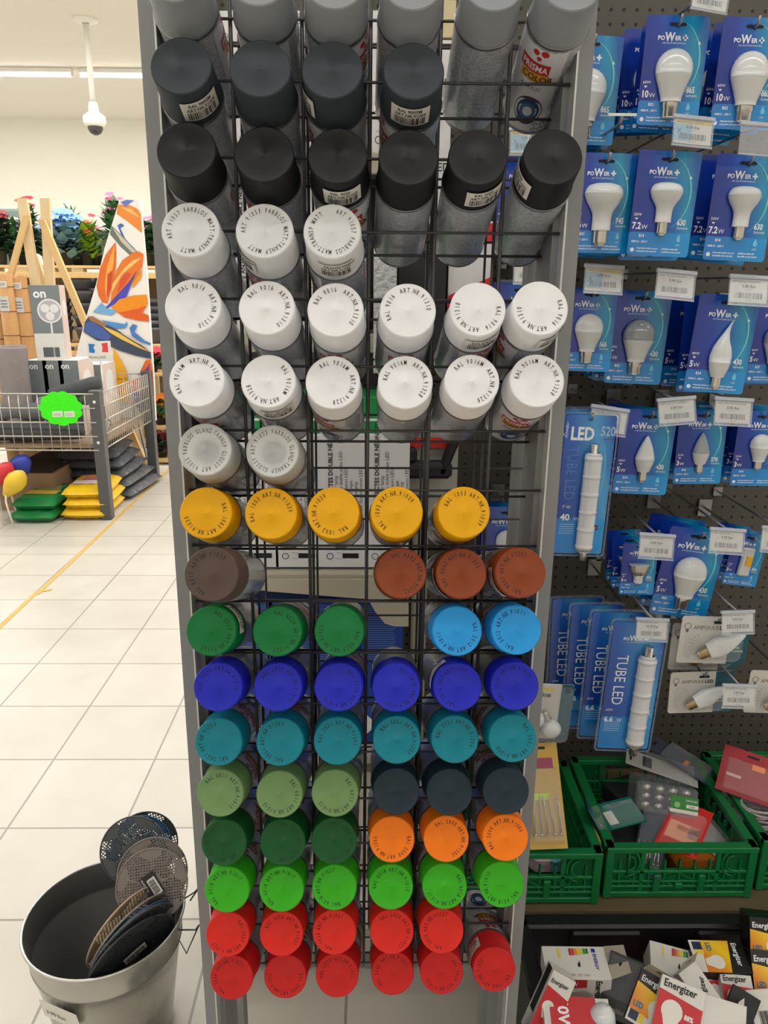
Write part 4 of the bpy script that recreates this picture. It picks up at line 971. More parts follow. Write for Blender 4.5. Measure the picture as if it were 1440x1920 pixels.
def bulb_parts(kind):
    if kind in _bm: return _bm[kind]
    b = MB(); out = []
    def fin(nm): 
        nonlocal b
        out.append((nm, b.data(nm))); b = MB()
    if kind in ('a60', 'a55', 'a55grey', 'globe'):
        s_ = {'a60': 1, 'a55': .93, 'a55grey': .93, 'globe': .74}[kind]; g = GLASSB if kind == 'a55grey' else MILK; y0 = -.047
        R0 = .0297*s_
        dome = [(R0*math.sin(R(a)), y0-R0*(1-math.cos(R(a)))) for a in (1, 15, 30, 45, 60, 75, 90, 104)]
        yb_ = dome[-1][1]; rb_ = dome[-1][0]
        vtube(b, dome, g); fin('bulb_glass')
        vtube(b, [(rb_, yb_), (rb_*.93, yb_-.006*s_), (.0215*s_, yb_-.020*s_), (.0170*s_, yb_-.033*s_), (.0160*s_, yb_-.040*s_)], BPL); fin('bulb_housing')
        yc = yb_-.040*s_
        if kind == 'globe': vtube(b, thread(.0085, yc, yc-.016), CHR)
        else: vtube(b, [(.0130*s_, yc), (.0130*s_, yc-.008), (.0118*s_, yc-.009), (.0118*s_, yc-.021*s_), (.0095*s_, yc-.023*s_)], CHR)
        fin('bulb_base')
    elif kind in ('r63', 'r50'):
        s_ = 1 if kind == 'r63' else .80; y0 = -.046
        f = lambda l: [(r_*s_, y0+y*s_) for r_, y in l]
        vtube(b, f([(.001,0),(.016,-.0012),(.026,-.0045),(.031,-.0105),(.0325,-.017)]), MILK); fin('bulb_glass')
        vtube(b, f([(.0325,-.017),(.0318,-.021),(.0275,-.031),(.0205,-.041),(.0170,-.048),(.0160,-.056),(.0160,-.075)]), BPL); fin('bulb_housing')
        vtube(b, thread(.0128*s_ if kind == 'r63' else .0088, y0-.075*s_, y0-.097*s_), CHR); fin('bulb_base')
    elif kind in ('candle', 'candlegrey', 'flame'):
        y0 = -.047 if kind != 'flame' else -.040; s_ = 1 if kind != 'flame' else 1.28
        g = GLASSB if kind == 'candlegrey' else MILK
        dx = (lambda y: .010*max(0, (y+.075)/.035)**1.6) if kind == 'flame' else None
        pr = [(.001,0),(.004,-.004),(.0085,-.013),(.013,-.024),(.0163,-.034),(.0178,-.042)] if kind != 'flame' else [(.0008,0),(.0016,-.006),(.0035,-.014),(.0075,-.024),(.0120,-.034),(.0142,-.044),(.0138,-.052)]
        vtube(b, [(r_*s_, y0+y*s_) for r_, y in pr], g, dx); fin('bulb_glass')
        ye = pr[-1][1]*s_+y0; re = pr[-1][0]*s_
        vtube(b, [(re, ye), (re*.9, ye-.010), (.0115, ye-.022), (.0105, ye-.024)], BPL); fin('bulb_housing')
        vtube(b, thread(.0078, ye-.024, ye-.042), CHR); fin('bulb_base')
    elif kind == 'gu10':
        vtube(b, [(.001,-.060),(.030,-.0605),(.031,-.063)], mat('reflector_glass', (200,206,210), .1, metal=.5)); fin('lens')
        vtube(b, [(.031,-.063),(.028,-.075),(.021,-.092),(.014,-.100)], CHR); fin('reflector')
        vtube(b, [(.013,-.100),(.013,-.118)], BPL); b.tube([(-.005,-.118,.006),(-.005,-.127,.006)], .002, CHR); b.tube([(.005,-.118,.006),(.005,-.127,.006)], .002, CHR); fin('bulb_base')
    elif kind == 'g9':
        b.box((.0,-.083,.006), (.034,.085,.012), BPL, bev=.004); fin('bulb_housing')
        b.box((.004,-.078,.0135), (.016,.028,.004), mat('led_chip', (240,180,40), .4)); fin('led_chip')
    _bm[kind] = out; return out
def blister_mesh(w_, h_, y0, dep):
    b = MB(); pts = rrect(w_, h_, .012, 0, y0); pin = rrect(w_*.86, h_*.92, .012, 0, y0-h_*.04); n = len(pts)
    vs = [(x, y, .0012) for x, y in pts]+[(x, y, dep) for x, y in pin]
    b.add(vs, [(i, (i+1) % n, n+(i+1) % n, n+i) for i in range(n)]+[tuple(range(n, 2*n))], CLEARP, False); return b.data('clear_blister')
WIREH = mat('zinc_wire', (150,152,156), .3, metal=.85)
def rot_facing(px, py, Y, roll, s_, yaw=0, pitch=0): return facing(P(px, py, Y), roll, yaw, pitch) @ Matrix.Scale(s_, 4)
HK = 0
def hook(px, py, Y, lab, tipup=.012):
    a = P(px, py, Y); b = MB()
    b.tube([(0,-.004,tipup),(0,0,.002),(0,.01,0),(0,1.682-Y,0)], .0026, WIREH, 8); b.box((0,1.680-Y,0), (.03,.006,.04), WIREH)
    return tag(b.build('display_hook', None, a), lab, 'hook', 'zinc pegboard hooks')
CARDS = [ # x0,x1,ytop,Y,roll, kind,w1,w2,lumens,base, copies, where
 (936,1040,296,1.46,1,'r63','60W','8.6','745','E27',1,'glimpsed through the rack below the topmost cans'),
 (925,1035,530,1.48,1,'a55','45W','6','565','B22',1,'glimpsed through the rack behind the white caps'),
 (905,1000,950,1.52,0,'globe','25W','3','250','E14',1,'glimpsed through the rack right of the yellow cans'),
 (1214,1333,29,1.37,1,'a60','60W','10','865','B22',3,'under the top price tag, fully in view'),
 (1357,1478,33,1.37,1,'a60','60W','10','865','B22',3,'cut by the photo edge at the top right'),
 (1052,1171,66,1.42,2,'a60','75W','10','865','E27',2,'half hidden by the rack at the top'),
 (1082,1195,287,1.36,1,'r63','60W','8.6','745','E27',3,'beside the rack with the widest reflector bulb'),
 (1199,1318,283,1.34,2.2,'r50','50W','7.2','630','E14',3,'below the blue and yellow price tag'),
 (1346,1466,290,1.36,2,'r50','50W','7.2','630','E14',3,'cut by the photo edge on the reflector row'),
 (1062,1160,540,1.44,1.5,'a55','45W','6','565','B22',3,'beside the rack under a yellow price tag'),
 (1152,1262,545,1.46,2,'a55grey','40W','5','430','B22',3,'with a grey round bulb'),
 (1312,1428,553,1.40,3.5,'flame','40W','5','430','E14',3,'with a bent flame tip bulb'),
 (1420,1520,560,1.44,1,'a55grey','40W','5','430','E27',1,'mostly outside the photo beside the flame tip bulb'),
 (1168,1272,768,1.44,2.2,'candle','40W','5','430','E14',2,'with a white candle bulb'),
 (1276,1367,768,1.45,-.5,'candlegrey','25W','3','270','E14',3,'with a 270 lumens candle bulb'),
 (1388,1480,770,1.46,.5,'globe','25W','3','250','E14',2,'with a small globe bulb at the photo edge'),
 (1170,1236,1018,1.40,.5,'gu10','40W','5','320','GU10',2,'with a small spotlight bulb'),
 (1257,1370,993,1.42,8,'a55','40W','5','430','B22',2,'tilted and low down with a white round bulb'),
 (1378,1444,1001,1.45,7,'g9','30W','3','350','G9',2,'with a tiny yellow chip bulb at the photo edge'),
]
cr2 = random.Random(11)
for (x0, x1, yt, Y, rl, kd, w1, w2, lm, bs, ncp, wh) in CARDS:
    a, c = P(x0, yt, Y), P(x1, yt, Y); s_ = (c.x-a.x)/.1
    px = (x0+x1)/2
    M = rot_facing(px, yt, Y, rl, s_)
    nm = {'a60':'round bulb','a55':'round bulb','a55grey':'round bulb','globe':'globe bulb','r63':'reflector bulb','r50':'reflector bulb','flame':'flame bulb','candle':'candle bulb','candlegrey':'candle bulb','gu10':'spotlight','g9':'capsule bulb'}[kd]
    t = thing('bulb_card', f'blue card {wh}' if 'bulb' in wh else f'blue {lm} lumens bulb card {wh}', 'light bulb pack', M=M, group=f'{lm} lumens {nm} cards')
    o = bpy.data.objects.new('backing_card', card_mesh(w1, w2, lm, bs)); COL.objects.link(o); o.parent = t
    for n_, d_ in bulb_parts(kd):
        o = bpy.data.objects.new(n_, d_); COL.objects.link(o); o.parent = t
        if 'grey' in kd and n_ == 'bulb_glass': o['label'] = 'grey bulb glass'
    for k in range(ncp):
        Mk = Matrix.Translation((cr2.uniform(-.016, .010), .036*(k+1), cr2.uniform(-.006, .004))) @ M @ Matrix.Rotation(R(cr2.uniform(-4, 4)), 4, 'Z')
        wh2 = wh.split(' with ')[-1] if wh.startswith('with') else wh
        dup(t, Mk, label=f'shaded card, {["next", "second", "third"][k]} behind the one {wh}')
    hp = P(px, yt, Y); 
    h_ = hook(px+4, yt+14, Y-.012, f'zinc hook carrying the bulb card {wh}')
# price tags in clear holders
def tag_mesh(kind, l1, price, sd):
    b = MB()
    if kind != 'blank':
        b.poly([(-.033,-.004),(-.033,-.044),(.033,-.044),(.033,-.004)], PAPER, TT(0,0,.0))
        if kind == 'promo':
            b.poly([(-.033,-.004),(-.033,-.011),(.033,-.011),(.033,-.004)], mat('tag_yellow', (236,206,50), .5), TT(0,0,.0003)); b.poly([(-.033,-.011),(-.033,-.040),(-.002,-.040),(-.002,-.011)], mat('tag_blue', (128,196,226), .5), TT(0,0,.0003))
            b.text('X', .014, GREYI, TT(-.029,-.028,.0006))
        b.text(l1, .0048, BLACKINK, TT(-.030,-.0095,.0006)); b.text(price, .0072, BLACKINK, TT(0,-.0185,.0006), align='C', bold=.03)
        b.text('23,95 Eur / u.', .003, BLACKINK, TT(0,-.0225,.0006), align='C'); barcode(b, .048, .010, TT(-.024,-.037,.0006), seed=sd); b.text('821194', .0034, mat('tag_redink', (170,60,50), .5), TT(0,-.042,.0006), align='C')
    return b.data('price_label') if kind != 'blank' else None
hm = MB(); hm.box((0,-.024,.0016), (.072,.048,.0012), mat('clear_holder', (225,230,238), .1, alpha=.22))
hm.box((0,0,.001), (.074,.007,.007), mat('clear_bar', (205,210,222), .15, alpha=.75), bev=.001); hm.box((0,-.049,.0012), (.072,.0018,.003), mat('clear_bar', (205,210,222))); hm.tube([(-.01,.002,.001),(.01,.002,.001)], .003, WIREH)
HOLD = hm.data('clear_holder')
TAGS = [(1300,1371,-30,1.33,'std','AMP.LED 865 E27 NT','8.50 Eur',8,'at the very top edge'), (1263,1340,219,1.31,'promo','AMP.LED R50 7.2W E14','8.90 Eur',5,'yellow and blue, over the 630 lumens reflector card'),
 (1388,1470,232,1.32,'blank','','',4,'empty and clear at the right photo edge'), (1096,1170,497,1.40,'promo','AMP.LED B22 6W-45W','4.90 Eur',3,'yellow and blue, over the 565 lumens card'),
 (1231,1306,507,1.38,'std','AMP LED B22 5W=40W','3.90 Eur',5,'over the grey round bulb'), (1367,1444,517,1.38,'std','AMP LED E14 5W=40W','3.80 Eur',3,'over the flame tip bulb'),
 (1108,1180,763,1.40,'std','TUBE LED S19 7W=40W','19.90 Eur',8,'over the long 520 lumens tube pack'), (1232,1303,745,1.40,'std','AMP LED E14 5W=40W','3.80 Eur',-5,'over the white candle bulb'),
 (1340,1412,746,1.40,'std','AMP LED E14 3W BOUGIE','3.90 Eur',3,'over the 270 lumens candle bulb'), (1199,1266,1000,1.36,'std','SPOT LED GU10 5W','5.90 Eur',4,'over the small spotlight bulb'),
 (1331,1398,990,1.37,'std','AMP LED 5W B22','4.90 Eur',4,'over the tilted white round bulb'), (1428,1496,988,1.40,'std','AMP LED G9','5.90 Eur',5,'over the tiny chip bulb at the edge'),
 (1352,1414,1144,1.34,'std','AMP LED 4W BOUGIE','3.90 Eur',-2,'over the upper white candle bulb card'), (1355,1418,1282,1.34,'std','AMP LED 4W BOUGIE','3.90 Eur',2,'over the lower white candle bulb card'),
 (1193,1254,1158,1.33,'std','TUBE LED S15 6.6W','15.90 Eur',3,'over the 6.6 watt tube pack'), (962,1032,482,1.36,'std','AMP LED','5.55 Eur',0,'behind the rack near the black caps'),
 (1000,1044,960,1.40,'std','ECO LED','4.90 Eur',0,'half behind the right rack post'), (955,1025,240,1.38,'promo','REGLETTE LED','6.95 Eur',0,'behind the rack under the topmost cans')]
for k, (x0, x1, yt, Y, kd, l1, pr, rl, wh) in enumerate(TAGS):
    a, c = P(x0, yt+3, Y), P(x1, yt+3, Y); s_ = (c.x-a.x)/.072
    t = thing('price_tag', f'white price tag in a clear holder {wh}' if kd != 'blank' else f'price tag holder {wh}', 'price tag', M=rot_facing((x0+x1)/2, yt+3, Y, rl, s_, pitch=-14), group='price tags on the hooks')
    o = bpy.data.objects.new('clear_holder', HOLD); COL.objects.link(o); o.parent = t
    dm = tag_mesh(kd, l1, pr, k+3)
    if dm: o = bpy.data.objects.new('price_label', dm); COL.objects.link(o); o.parent = t; o['label'] = 'yellow and blue promotion label' if kd == 'promo' else 'white paper label'
    q = P((x0+x1)/2, yt+3, Y); b = MB(); b.tube([(0,.003,0),(0,1.682-Y,0)], .0021, WIREH, 8); b.box((0,1.680-Y,0), (.02,.006,.02), WIREH)
    tag(b.build('label_hook', None, q), f'thin zinc rod holding the price tag {wh}'.replace('yellow and blue, ', '').replace('empty and clear ', ''), 'hook', 'thin label rods')
o_ = hook(1164, 232, 1.33, 'bare zinc hook with a bright flat tip at the top beside the rack'); 
b = MB(); b.box((0,0,0), (.045,.004,.004), mat('bright_zinc', (225,228,232), .2, metal=.6)); b.build('hook_tip', o_, (0,-.004,.012))
# long tube packs
TUBEB = ramp_mat('tube_card', [(0,(24,44,130)),(.4,(24,92,190)),(.75,(70,160,220)),(1,(24,84,180))], (6.5, 1.3, 0, .62), .22, .5, .15)
def tube_card(kind):
    b = MB(); H = .300 if kind == 1 else .285; W_ = .105
    b.prism(rrect(W_, H, .006), .0008, TUBEB); b.poly(rrect(W_, H*.26, .005, 0, -H*.74), BAND, TT(0,0,.001))
    RV = Matrix.Rotation(R(-90), 4, 'Z')
    if kind == 1:
        b.text('LED', .038, WHITEINK, TT(-.040,-.052), bold=.03, sx=.75); b.text('520', .027, mat('pale_ink', (150,190,225), .4), TT(.022,-.042), bold=.03, sx=.75); b.text('POWER+', .008, WHITEINK, TT(-.045,-.048) @ Matrix.Rotation(R(90),4,'Z'))
        b.text('lumens', .009, GREYI, TT(.028,-.052)); b.text('TUBE LED', .032, mat('mid_ink', (90,130,205), .4), TT(-.041,-.066) @ RV, sx=.82); b.text('7 W', .010, WHITEINK, TT(-.042,-.200)); b.text('40', .020, WHITEINK, TT(-.044,-.226), bold=.03); b.text('W', .012, WHITEINK, TT(-.016,-.226))
        b.poly([(.026,-.235),(.036,-.235),(.040,-.241),(.036,-.247),(.026,-.247)], mat('badge_navy', (20,30,70), .4), Z1); b.text('A+', .008, WHITEINK, TT(.028,-.2435,.0015))
    else:
        logo(b, 1.05, -.030, -.040); b.text('TUBE LED', .032, WHITEINK, TT(-.036,-.072) @ RV, sx=.8); b.text('60W', .007, WHITEINK, TT(-.045,-.198)); b.text('6.6', .015, WHITEINK, TT(-.046,-.222), bold=.03); b.text('W', .010, WHITEINK, TT(-.020,-.222)); b.text('.5', .014, WHITEINK, TT(.036,-.205), bold=.03)
    for k in range(5): b.poly([(-.044,-H*.78-k*.005),(-.012,-H*.78-k*.005),(-.012,-H*.78-k*.005-.0016),(-.044,-H*.78-k*.005-.0016)], mat('pale_ink', (150,190,225)), Z1)
    n = 24
    for k in range(n):
        a, c = R(60-110*k/n), R(60-110*(k+1)/n); th = .0012
        b.poly([(.040*math.cos(a), -.115+.09*math.sin(a)), (.040*math.cos(c), -.115+.09*math.sin(c)), ((.040-th)*math.cos(c), -.115+.09*math.sin(c)), ((.040-th)*math.cos(a), -.115+.09*math.sin(a))], SWO, Z1)
    d0 = b.data('backing_card')
    y0, y1 = (-.058, -.310) if kind == 1 else (-.048, -.290)
    L = y0-y1; xo = .010 if kind == 1 else .020
    b = MB(); b.M = Matrix.Translation((xo, 0, .012))
    pr = [(.0125, y0-.018), (.0175, y0-.026)]
    k_ = 5
    for i in range(k_+1):
        y = y0-.03-(L-.06)*i/k_; pr += [(.0178, y+.008), (.0178, y+.0025), (.0190, y+.0012), (.0190, y-.0012), (.0178, y-.0025), (.0178, y-.008)]
    pr += [(.0175, y1+.026), (.0125, y1+.018)]
    vtube(b, pr, mat('tube_plastic', (214,216,222), .3, coat=.4), None, 20, 0, .8); d1 = b.data('tube_lamp')
    b = MB(); b.M = Matrix.Translation((xo, 0, .012)); vtube(b, [(.001, y0), (.0085, y0), (.0085, y0-.019)], CHR, None, 14, 0, 1); vtube(b, [(.0085, y1+.019), (.0085, y1), (.006, y1-.001)], CHR, None, 14, 0, 1); d2 = b.data('end_caps')
    b = MB(); pts = rrect(W_+.012, H+.012, .008, 0, .006); n = len(pts)
    pin = rrect(W_+.004, H+.004, .006, 0, .002)
    b.add([(x, y, .002) for x, y in pts]+[(x, y, .002) for x, y in pin], [(i, (i+1) % n, n+(i+1) % n, n+i) for i in range(n)], mat('clear_edge', (140,156,190), .12, alpha=.45))
    b.add([(x, y, -.003) for x, y in pts]+[(x, y, .003) for x, y in pts], [(i, (i+1) % n, n+(i+1) % n, n+i) for i in range(n)], mat('clear_edge', (140,156,190), .12))
    d3 = b.data('clear_case'); return [('backing_card', d0), ('tube_lamp', d1), ('end_caps', d2), ('clear_case', d3)]
for kind, (x0, x1, yt, Y, rl, ncp, lab) in ((1, (1062,1158,778,1.37,1.5,2,'long 520 lumens tube lamp pack hanging beside the rack')), (2, (1152,1252,1166,1.36,2.2,3,'6.6 watt tube lamp pack hanging over the green crate'))):
    a, c = P(x0, yt, Y), P(x1, yt, Y); s_ = (c.x-a.x)/.105*1.0
    M = rot_facing((x0+x1)/2, yt, Y, rl, s_); t = thing('tube_lamp_pack', 'blue '+lab, 'tube lamp pack', M=M, group='tube lamp packs')
    for n_, d_ in tube_card(kind):
        o = bpy.data.objects.new(n_, d_); COL.objects.link(o); o.parent = t
    for k in range(ncp):
        dx = -.030*(k+1) if kind == 2 else -.008*(k+1)
        dup(t, Matrix.Translation((dx, .045*(k+1), -.004*k)) @ M @ Matrix.Rotation(R(1.2*(k+1)),4,'Z'), label=f'{"6.6 watt" if kind == 2 else "520 lumens"} tube lamp pack, {["next", "second", "third"][k]} behind the front one on its hook')
    hook((x0+x1)/2, yt+10, Y-.01, f'zinc hook carrying the {"6.6 watt" if kind == 2 else "520 lumens"} tube lamp packs')
# a further blue pack hanging under the long 520 one
a, c = P(1048, 1140, 1.50), P(1140, 1140, 1.50); s_ = (c.x-a.x)/.105
t2 = dup(t, rot_facing(1094, 1130, 1.50, 3, s_), label='tube lamp pack hanging in shade left of the 6.6 watt packs')
# white AMPOULE LED cards
TEAL = mat('teal_card', (22,84,98), .4); WCARD = mat('white_card', (206,203,198), .4)
def ampoule_parts():
    b = MB(); b.prism(rrect(.118, .086, .005), .0008, WCARD); b.poly([(.026,-.0),(.026,-.086),(.059,-.086),(.059,0)], TEAL, TT(0,0,.0011))
    n = 12
    for k in range(n): a, c = 6.283*k/n, 6.283*(k+1)/n; b.poly([(-.048+.006*math.cos(a), -.018+.006*math.sin(a)), (-.048+.006*math.cos(c), -.018+.006*math.sin(c)), (-.048+.005*math.cos(c), -.018+.005*math.sin(c)), (-.048+.005*math.cos(a), -.018+.005*math.sin(a))], GREYI, Z1)
    b.poly([(-.0505,-.024),(-.0455,-.024),(-.0465,-.029),(-.0495,-.029)], GREYI, Z1)
    b.text('AMPOULE', .0095, GREYI, TT(-.038,-.0235)); b.text('LED', .0095, BLACKINK, TT(.006,-.0235), bold=.03); b.text('400', .006, WHITEINK, TT(.036,-.058)); b.text('LUMENS', .005, WHITEINK, TT(.033,-.064)); b.poly([(-.005,-.008),(.014,-.008),(.014,-.013),(-.005,-.013)], DKS, Z1)
    for k in range(9):
        a = R(120+k*17); b.poly([(-.018,-.052),(-.018+.024*math.cos(a), -.052+.024*math.sin(a)),(-.018+.024*math.cos(a+.03), -.052+.024*math.sin(a+.03))], GREYI, Z1)
    b.text('ampoule led', .005, mat('tag_redink', (170,60,50), .5), TT(.0,-.078))
    d0 = b.data('backing_card'); b = MB(); b.M = Matrix.Translation((.018,-.044,.004)) @ Matrix.Rotation(R(-62), 4, 'Z') @ Matrix.Translation((0,.080,0))
    vtube(b, [(r_*1.1, -.047+y*1.15) for r_, y in [(.001,0),(.004,-.004),(.0085,-.013),(.013,-.024),(.0163,-.034),(.0172,-.042),(.013,-.058)]], MILK); d1 = b.data('bulb_glass')
    b = MB(); b.M = Matrix.Translation((.018,-.044,.004)) @ Matrix.Rotation(R(-62), 4, 'Z') @ Matrix.Translation((0,.080,0)); vtube(b, [(.0095,-.112),(.0095,-.128),(.007,-.131)], mat('brass_base', (170,150,110), .3, metal=.9)); d2 = b.data('bulb_base')
    return [('backing_card', d0), ('bulb_glass', d1), ('bulb_base', d2), ('clear_blister', blister_mesh(.10, .05, -.028, .014))]
AP = ampoule_parts()
for k, (x0, x1, yt, Y, rl, lab) in enumerate(((1280,1412,1156,1.38,1.5,'white landscape bulb card with a candle bulb, upper of the two low ones'), (1258,1376,1259,1.40,-2,'white landscape bulb card with a candle bulb, lower of the two low ones'),
     (1408,1530,1258,1.42,2,'white landscape bulb card cut by the right photo edge'), (1262,1394,1168,1.44,0,'white landscape bulb card hanging behind the upper low one'))):
    a, c = P(x0, yt, Y), P(x1, yt, Y)
    t = thing('bulb_card', lab, 'light bulb pack', M=rot_facing((x0+x1)/2, yt, Y, rl, (c.x-a.x)/.118), group='white candle bulb cards')
    for n_, d_ in AP: o = bpy.data.objects.new(n_, d_); COL.objects.link(o); o.parent = t
    hook((x0+x1)/2+6, yt+10, Y-.01, 'zinc hook of the '+lab.split(',')[-1].replace('white landscape bulb card ', 'white card ')+' white card' if ',' in lab else 'zinc hook of the '+lab[:60])
# bagged pair of bulbs left
t = thing('bulb_bag', 'clear bag with two white round bulbs on a white and teal card by the rack', 'light bulb pack', M=rot_facing(1036, 1282, 1.36, 3, 1.0))
b = MB(); b.prism(rrect(.090, .125, .003), .0008, WCARD); b.poly([(.020,0),(.020,-.125),(.045,-.125),(.045,0)], TEAL, Z1); b.poly([(-.04,-.010),(-.04,-.016),(.006,-.016),(.006,-.010)], mat('tag_yellow', (236,206,50)), Z1); barcode(b, .03, .008, TT(-.03,-.03), seed=4)
b.poly([(-.04,-.018),(-.04,-.025),(-.015,-.025),(-.015,-.018)], mat('tag_blue', (128,196,226)), Z1); b.disc(.006, 0, WHITEINK, 12, TT(.033,-.014)); b.text('400', .006, WHITEINK, TT(.022,-.108)); b.text('LUMENS', .005, WHITEINK, TT(.021,-.115)); b.build('backing_card', t)
for k, (x, y, an) in enumerate(((-.030,-.076,200),(.006,-.096,205))):
    b = MB(); b.M = Matrix.Translation((x, y, .006)) @ Matrix.Rotation(R(an), 4, 'Z')
    vtube(b, [(.0205*math.sin(R(q_)), .0205*math.cos(R(q_))) for q_ in (2,20,40,60,80,100,120)]+[(.013,-.018),(.010,-.024)], MILK); o = b.build('bulb_glass', t)
    b = MB(); b.M = Matrix.Translation((x, y, .006)) @ Matrix.Rotation(R(an), 4, 'Z'); vtube(b, thread(.0072,-.024,-.042), CHR); b.build('screw_base', o)
o = bpy.data.objects.new('clear_bag', blister_mesh(.092, .12, -.006, .02)); COL.objects.link(o); o.parent = t
# ------------------------------------------------------------------ green crates
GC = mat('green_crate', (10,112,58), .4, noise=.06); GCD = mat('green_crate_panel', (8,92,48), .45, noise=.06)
def crate(x0, x1, Y, dep, h_, lab, letters=True):
    t = thing('green_crate', lab, 'crate', ((x0+x1)/2, Y, ZCR), group='green folding crates'); W = x1-x0
    b = MB(); b.box((0, dep/2, .006), (W-.01, dep-.01, .006), GCD, bev=.002); b.build('base', t)
    def wall(name, w_, T, front):
        b = MB(); 
        def bx_(x, z, dx, dz, d=.010, y=0, m=GC): b.box((x, y, z), (dx, d, dz), m, T=T, bev=min(.0015, dx*.2, dz*.2))
        bx_(0, h_-.006, w_, .012, .020); bx_(0, .008, w_, .012, .014); bx_(0, .026, w_, .005, .011); bx_(0, .038, w_, .004, .010)
        for s_ in (-1, 1): bx_(s_*(w_/2-.008), h_/2, .016, h_, .016); bx_(s_*(w_/2-.075), h_*.5, .010, h_*.95, .010)
        for k in range(9): x = -w_/2+.03+(w_-.06)*k/8; bx_(x, .055, .004, .065, .009)
        bx_(0, h_*.50, w_-.03, .007, .010)
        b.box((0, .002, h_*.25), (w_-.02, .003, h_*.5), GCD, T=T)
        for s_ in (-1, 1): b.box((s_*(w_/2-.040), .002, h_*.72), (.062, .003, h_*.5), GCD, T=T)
        # diagonal ribs
        for k in range(4):
            xm = -w_/2+.03+(w_-.06)*(k+.5)/4; hw = (w_-.06)/8
            for s_ in (-1, 1): b.board(T @ Vector((xm-s_*hw, -.001, .022)), T @ Vector((xm+s_*hw, -.001, h_*.48)), (T.to_3x3() @ Vector((.0025,0,.0025))), (T.to_3x3() @ Vector((0,.006,0))), GC)
        if front:
            n = 14
            for s_, a0, a1 in ((-1, -90, 90), (1, 90, 270)):
                for r_ in (.030, .018):
                    b.tube([T @ Vector((s_*(w_/2-.046)+r_*.75*math.cos(R(a0+(a1-a0)*k/n)), -.005, h_*.68+r_*math.sin(R(a0+(a1-a0)*k/n)))) for k in range(n+1)], .0022, GC, 5)
            b.tube([T @ Vector((-(w_/2-.046), -.005, h_*.68+s_*.030)) for s_ in (-1, 1)], .0022, GC, 5)
            for s_ in (-1, 1): bx_(s_*.045, h_*.30, .014, .040, .014, -.003)
            bx_(0, h_*.25, .016, .012, .014, -.003)
        b.build(name, t)
    I = Matrix.Identity(4)
    wall('front_panel', W, Matrix.Translation((0,.008,0)), True); wall('rear_panel', W, Matrix.Translation((0,dep-.008,0)), False)
    for s_ in (-1, 1): wall('side_panel', dep-.02, Matrix.Translation((s_*(W/2-.008), dep/2, 0)) @ Matrix.Rotation(R(90),4,'Z'), False)
    return t
YC = 1.25
cx0, cx1 = P(1140, 1588, YC).x, P(1424, 1592, YC).x; hC = P(1280, 1590, YC).z-ZCR; DEP = PZ(1204, 1418, ZCR+hC).y-YC
crate(cx0, cx1, YC, DEP, hC, 'green folding crate of screw packs, middle one with its whole front showing')
crate(P(1130,1602,YC-.01).x-(cx1-cx0), P(1130,1602,YC-.01).x, YC-.015, DEP, hC, 'green folding crate partly hidden behind the right rack post')
crate(P(1436,1555,YC+.02).x, P(1436,1555,YC+.02).x+(cx1-cx0), YC+.02, DEP, hC, 'green folding crate cut off by the right photo edge')
ZI = ZCR+.012
def pack(name, px, py, Y, rot, size, bm, lab, items, cat='hardware pack', tilt=0):
    """flat blister pack: card plus clear shell with goods; rot (x,y,z) degrees, local z up"""
    c = P(px, py, Y); t = thing(name, lab, cat, c); t.rotation_euler = tuple(R(a) for a in rot)
    w_, h_ = size; b = MB(); b.prism([(-w_/2,-h_/2),(w_/2,-h_/2),(w_/2,h_/2),(-w_/2,h_/2)], .0015, bm)
    b.poly([(-.012,h_/2-.008),(.012,h_/2-.008),(.012,h_/2-.013),(-.012,h_/2-.013)], DKS, TT(0,0,.002)); 
    for f in items: f(b, w_, h_) if f.__name__ != 'goods' else None
    b.build('backing_card', t)
    for f in items:
        if f.__name__ == 'goods': b = MB(); f(b, w_, h_); b.build('goods', t)
    b = MB(); z = .016; pts = [(-w_*.44,-h_*.46),(w_*.44,-h_*.46),(w_*.44,h_*.26),(-w_*.44,h_*.26)]; pin = [(x*.88, y*.92) for x, y in pts]
    b.add([(x,y,.002) for x, y in pts]+[(x,y,z) for x, y in pin], [(0,1,5,4),(1,2,6,5),(2,3,7,6),(3,0,4,7),(4,5,6,7)], CLEARP); b.build('clear_blister', t); return t
SCR = mat('zinc_screw', (176,176,172), .25, metal=.9)
def goods_screws(n, L, r_):
    def goods(b, w_, h_):
        for k in range(n):
            x = -w_*.34+w_*.68*k/(n-1); a = rnd.uniform(-.1,.1); y0 = -h_*.38
            b.tube([(x,y0,.008),(x,y0+.005,.008)], r_*2.2, SCR, 8); b.tube([(x,y0+.005,.008),(x+a*L,y0+L,.008),(x+a*L*1.05,y0+L+.006,.008)], [r_,r_,.0003], SCR, 6)
    return goods
def stick(c_, x, y, w2, h2, tx=None):
    m_ = mat('st_%d_%d_%d' % c_, c_, .45)
    def f(b, w_, h_):
        b.poly([(x*w_-w2/2,y*h_-h2/2),(x*w_+w2/2,y*h_-h2/2),(x*w_+w2/2,y*h_+h2/2),(x*w_-w2/2,y*h_+h2/2)], m_, TT(0,0,.0021))
        if tx: b.text(tx, h2*.6, WHITEINK, TT(x*w_-w2*.42, y*h_-h2*.2, .0024), sx=.8)
    return f
def wave(c_):
    m_ = mat('st_%d_%d_%d' % c_, c_, .45)
    def f(b, w_, h_):
        b.poly([(-w_/2,-h_*.5),(w_/2,-h_*.5),(w_/2,-h_*.1),(0,-h_*.2),(-w_/2,-h_*.05)], m_, TT(0,0,.0018))
    return f
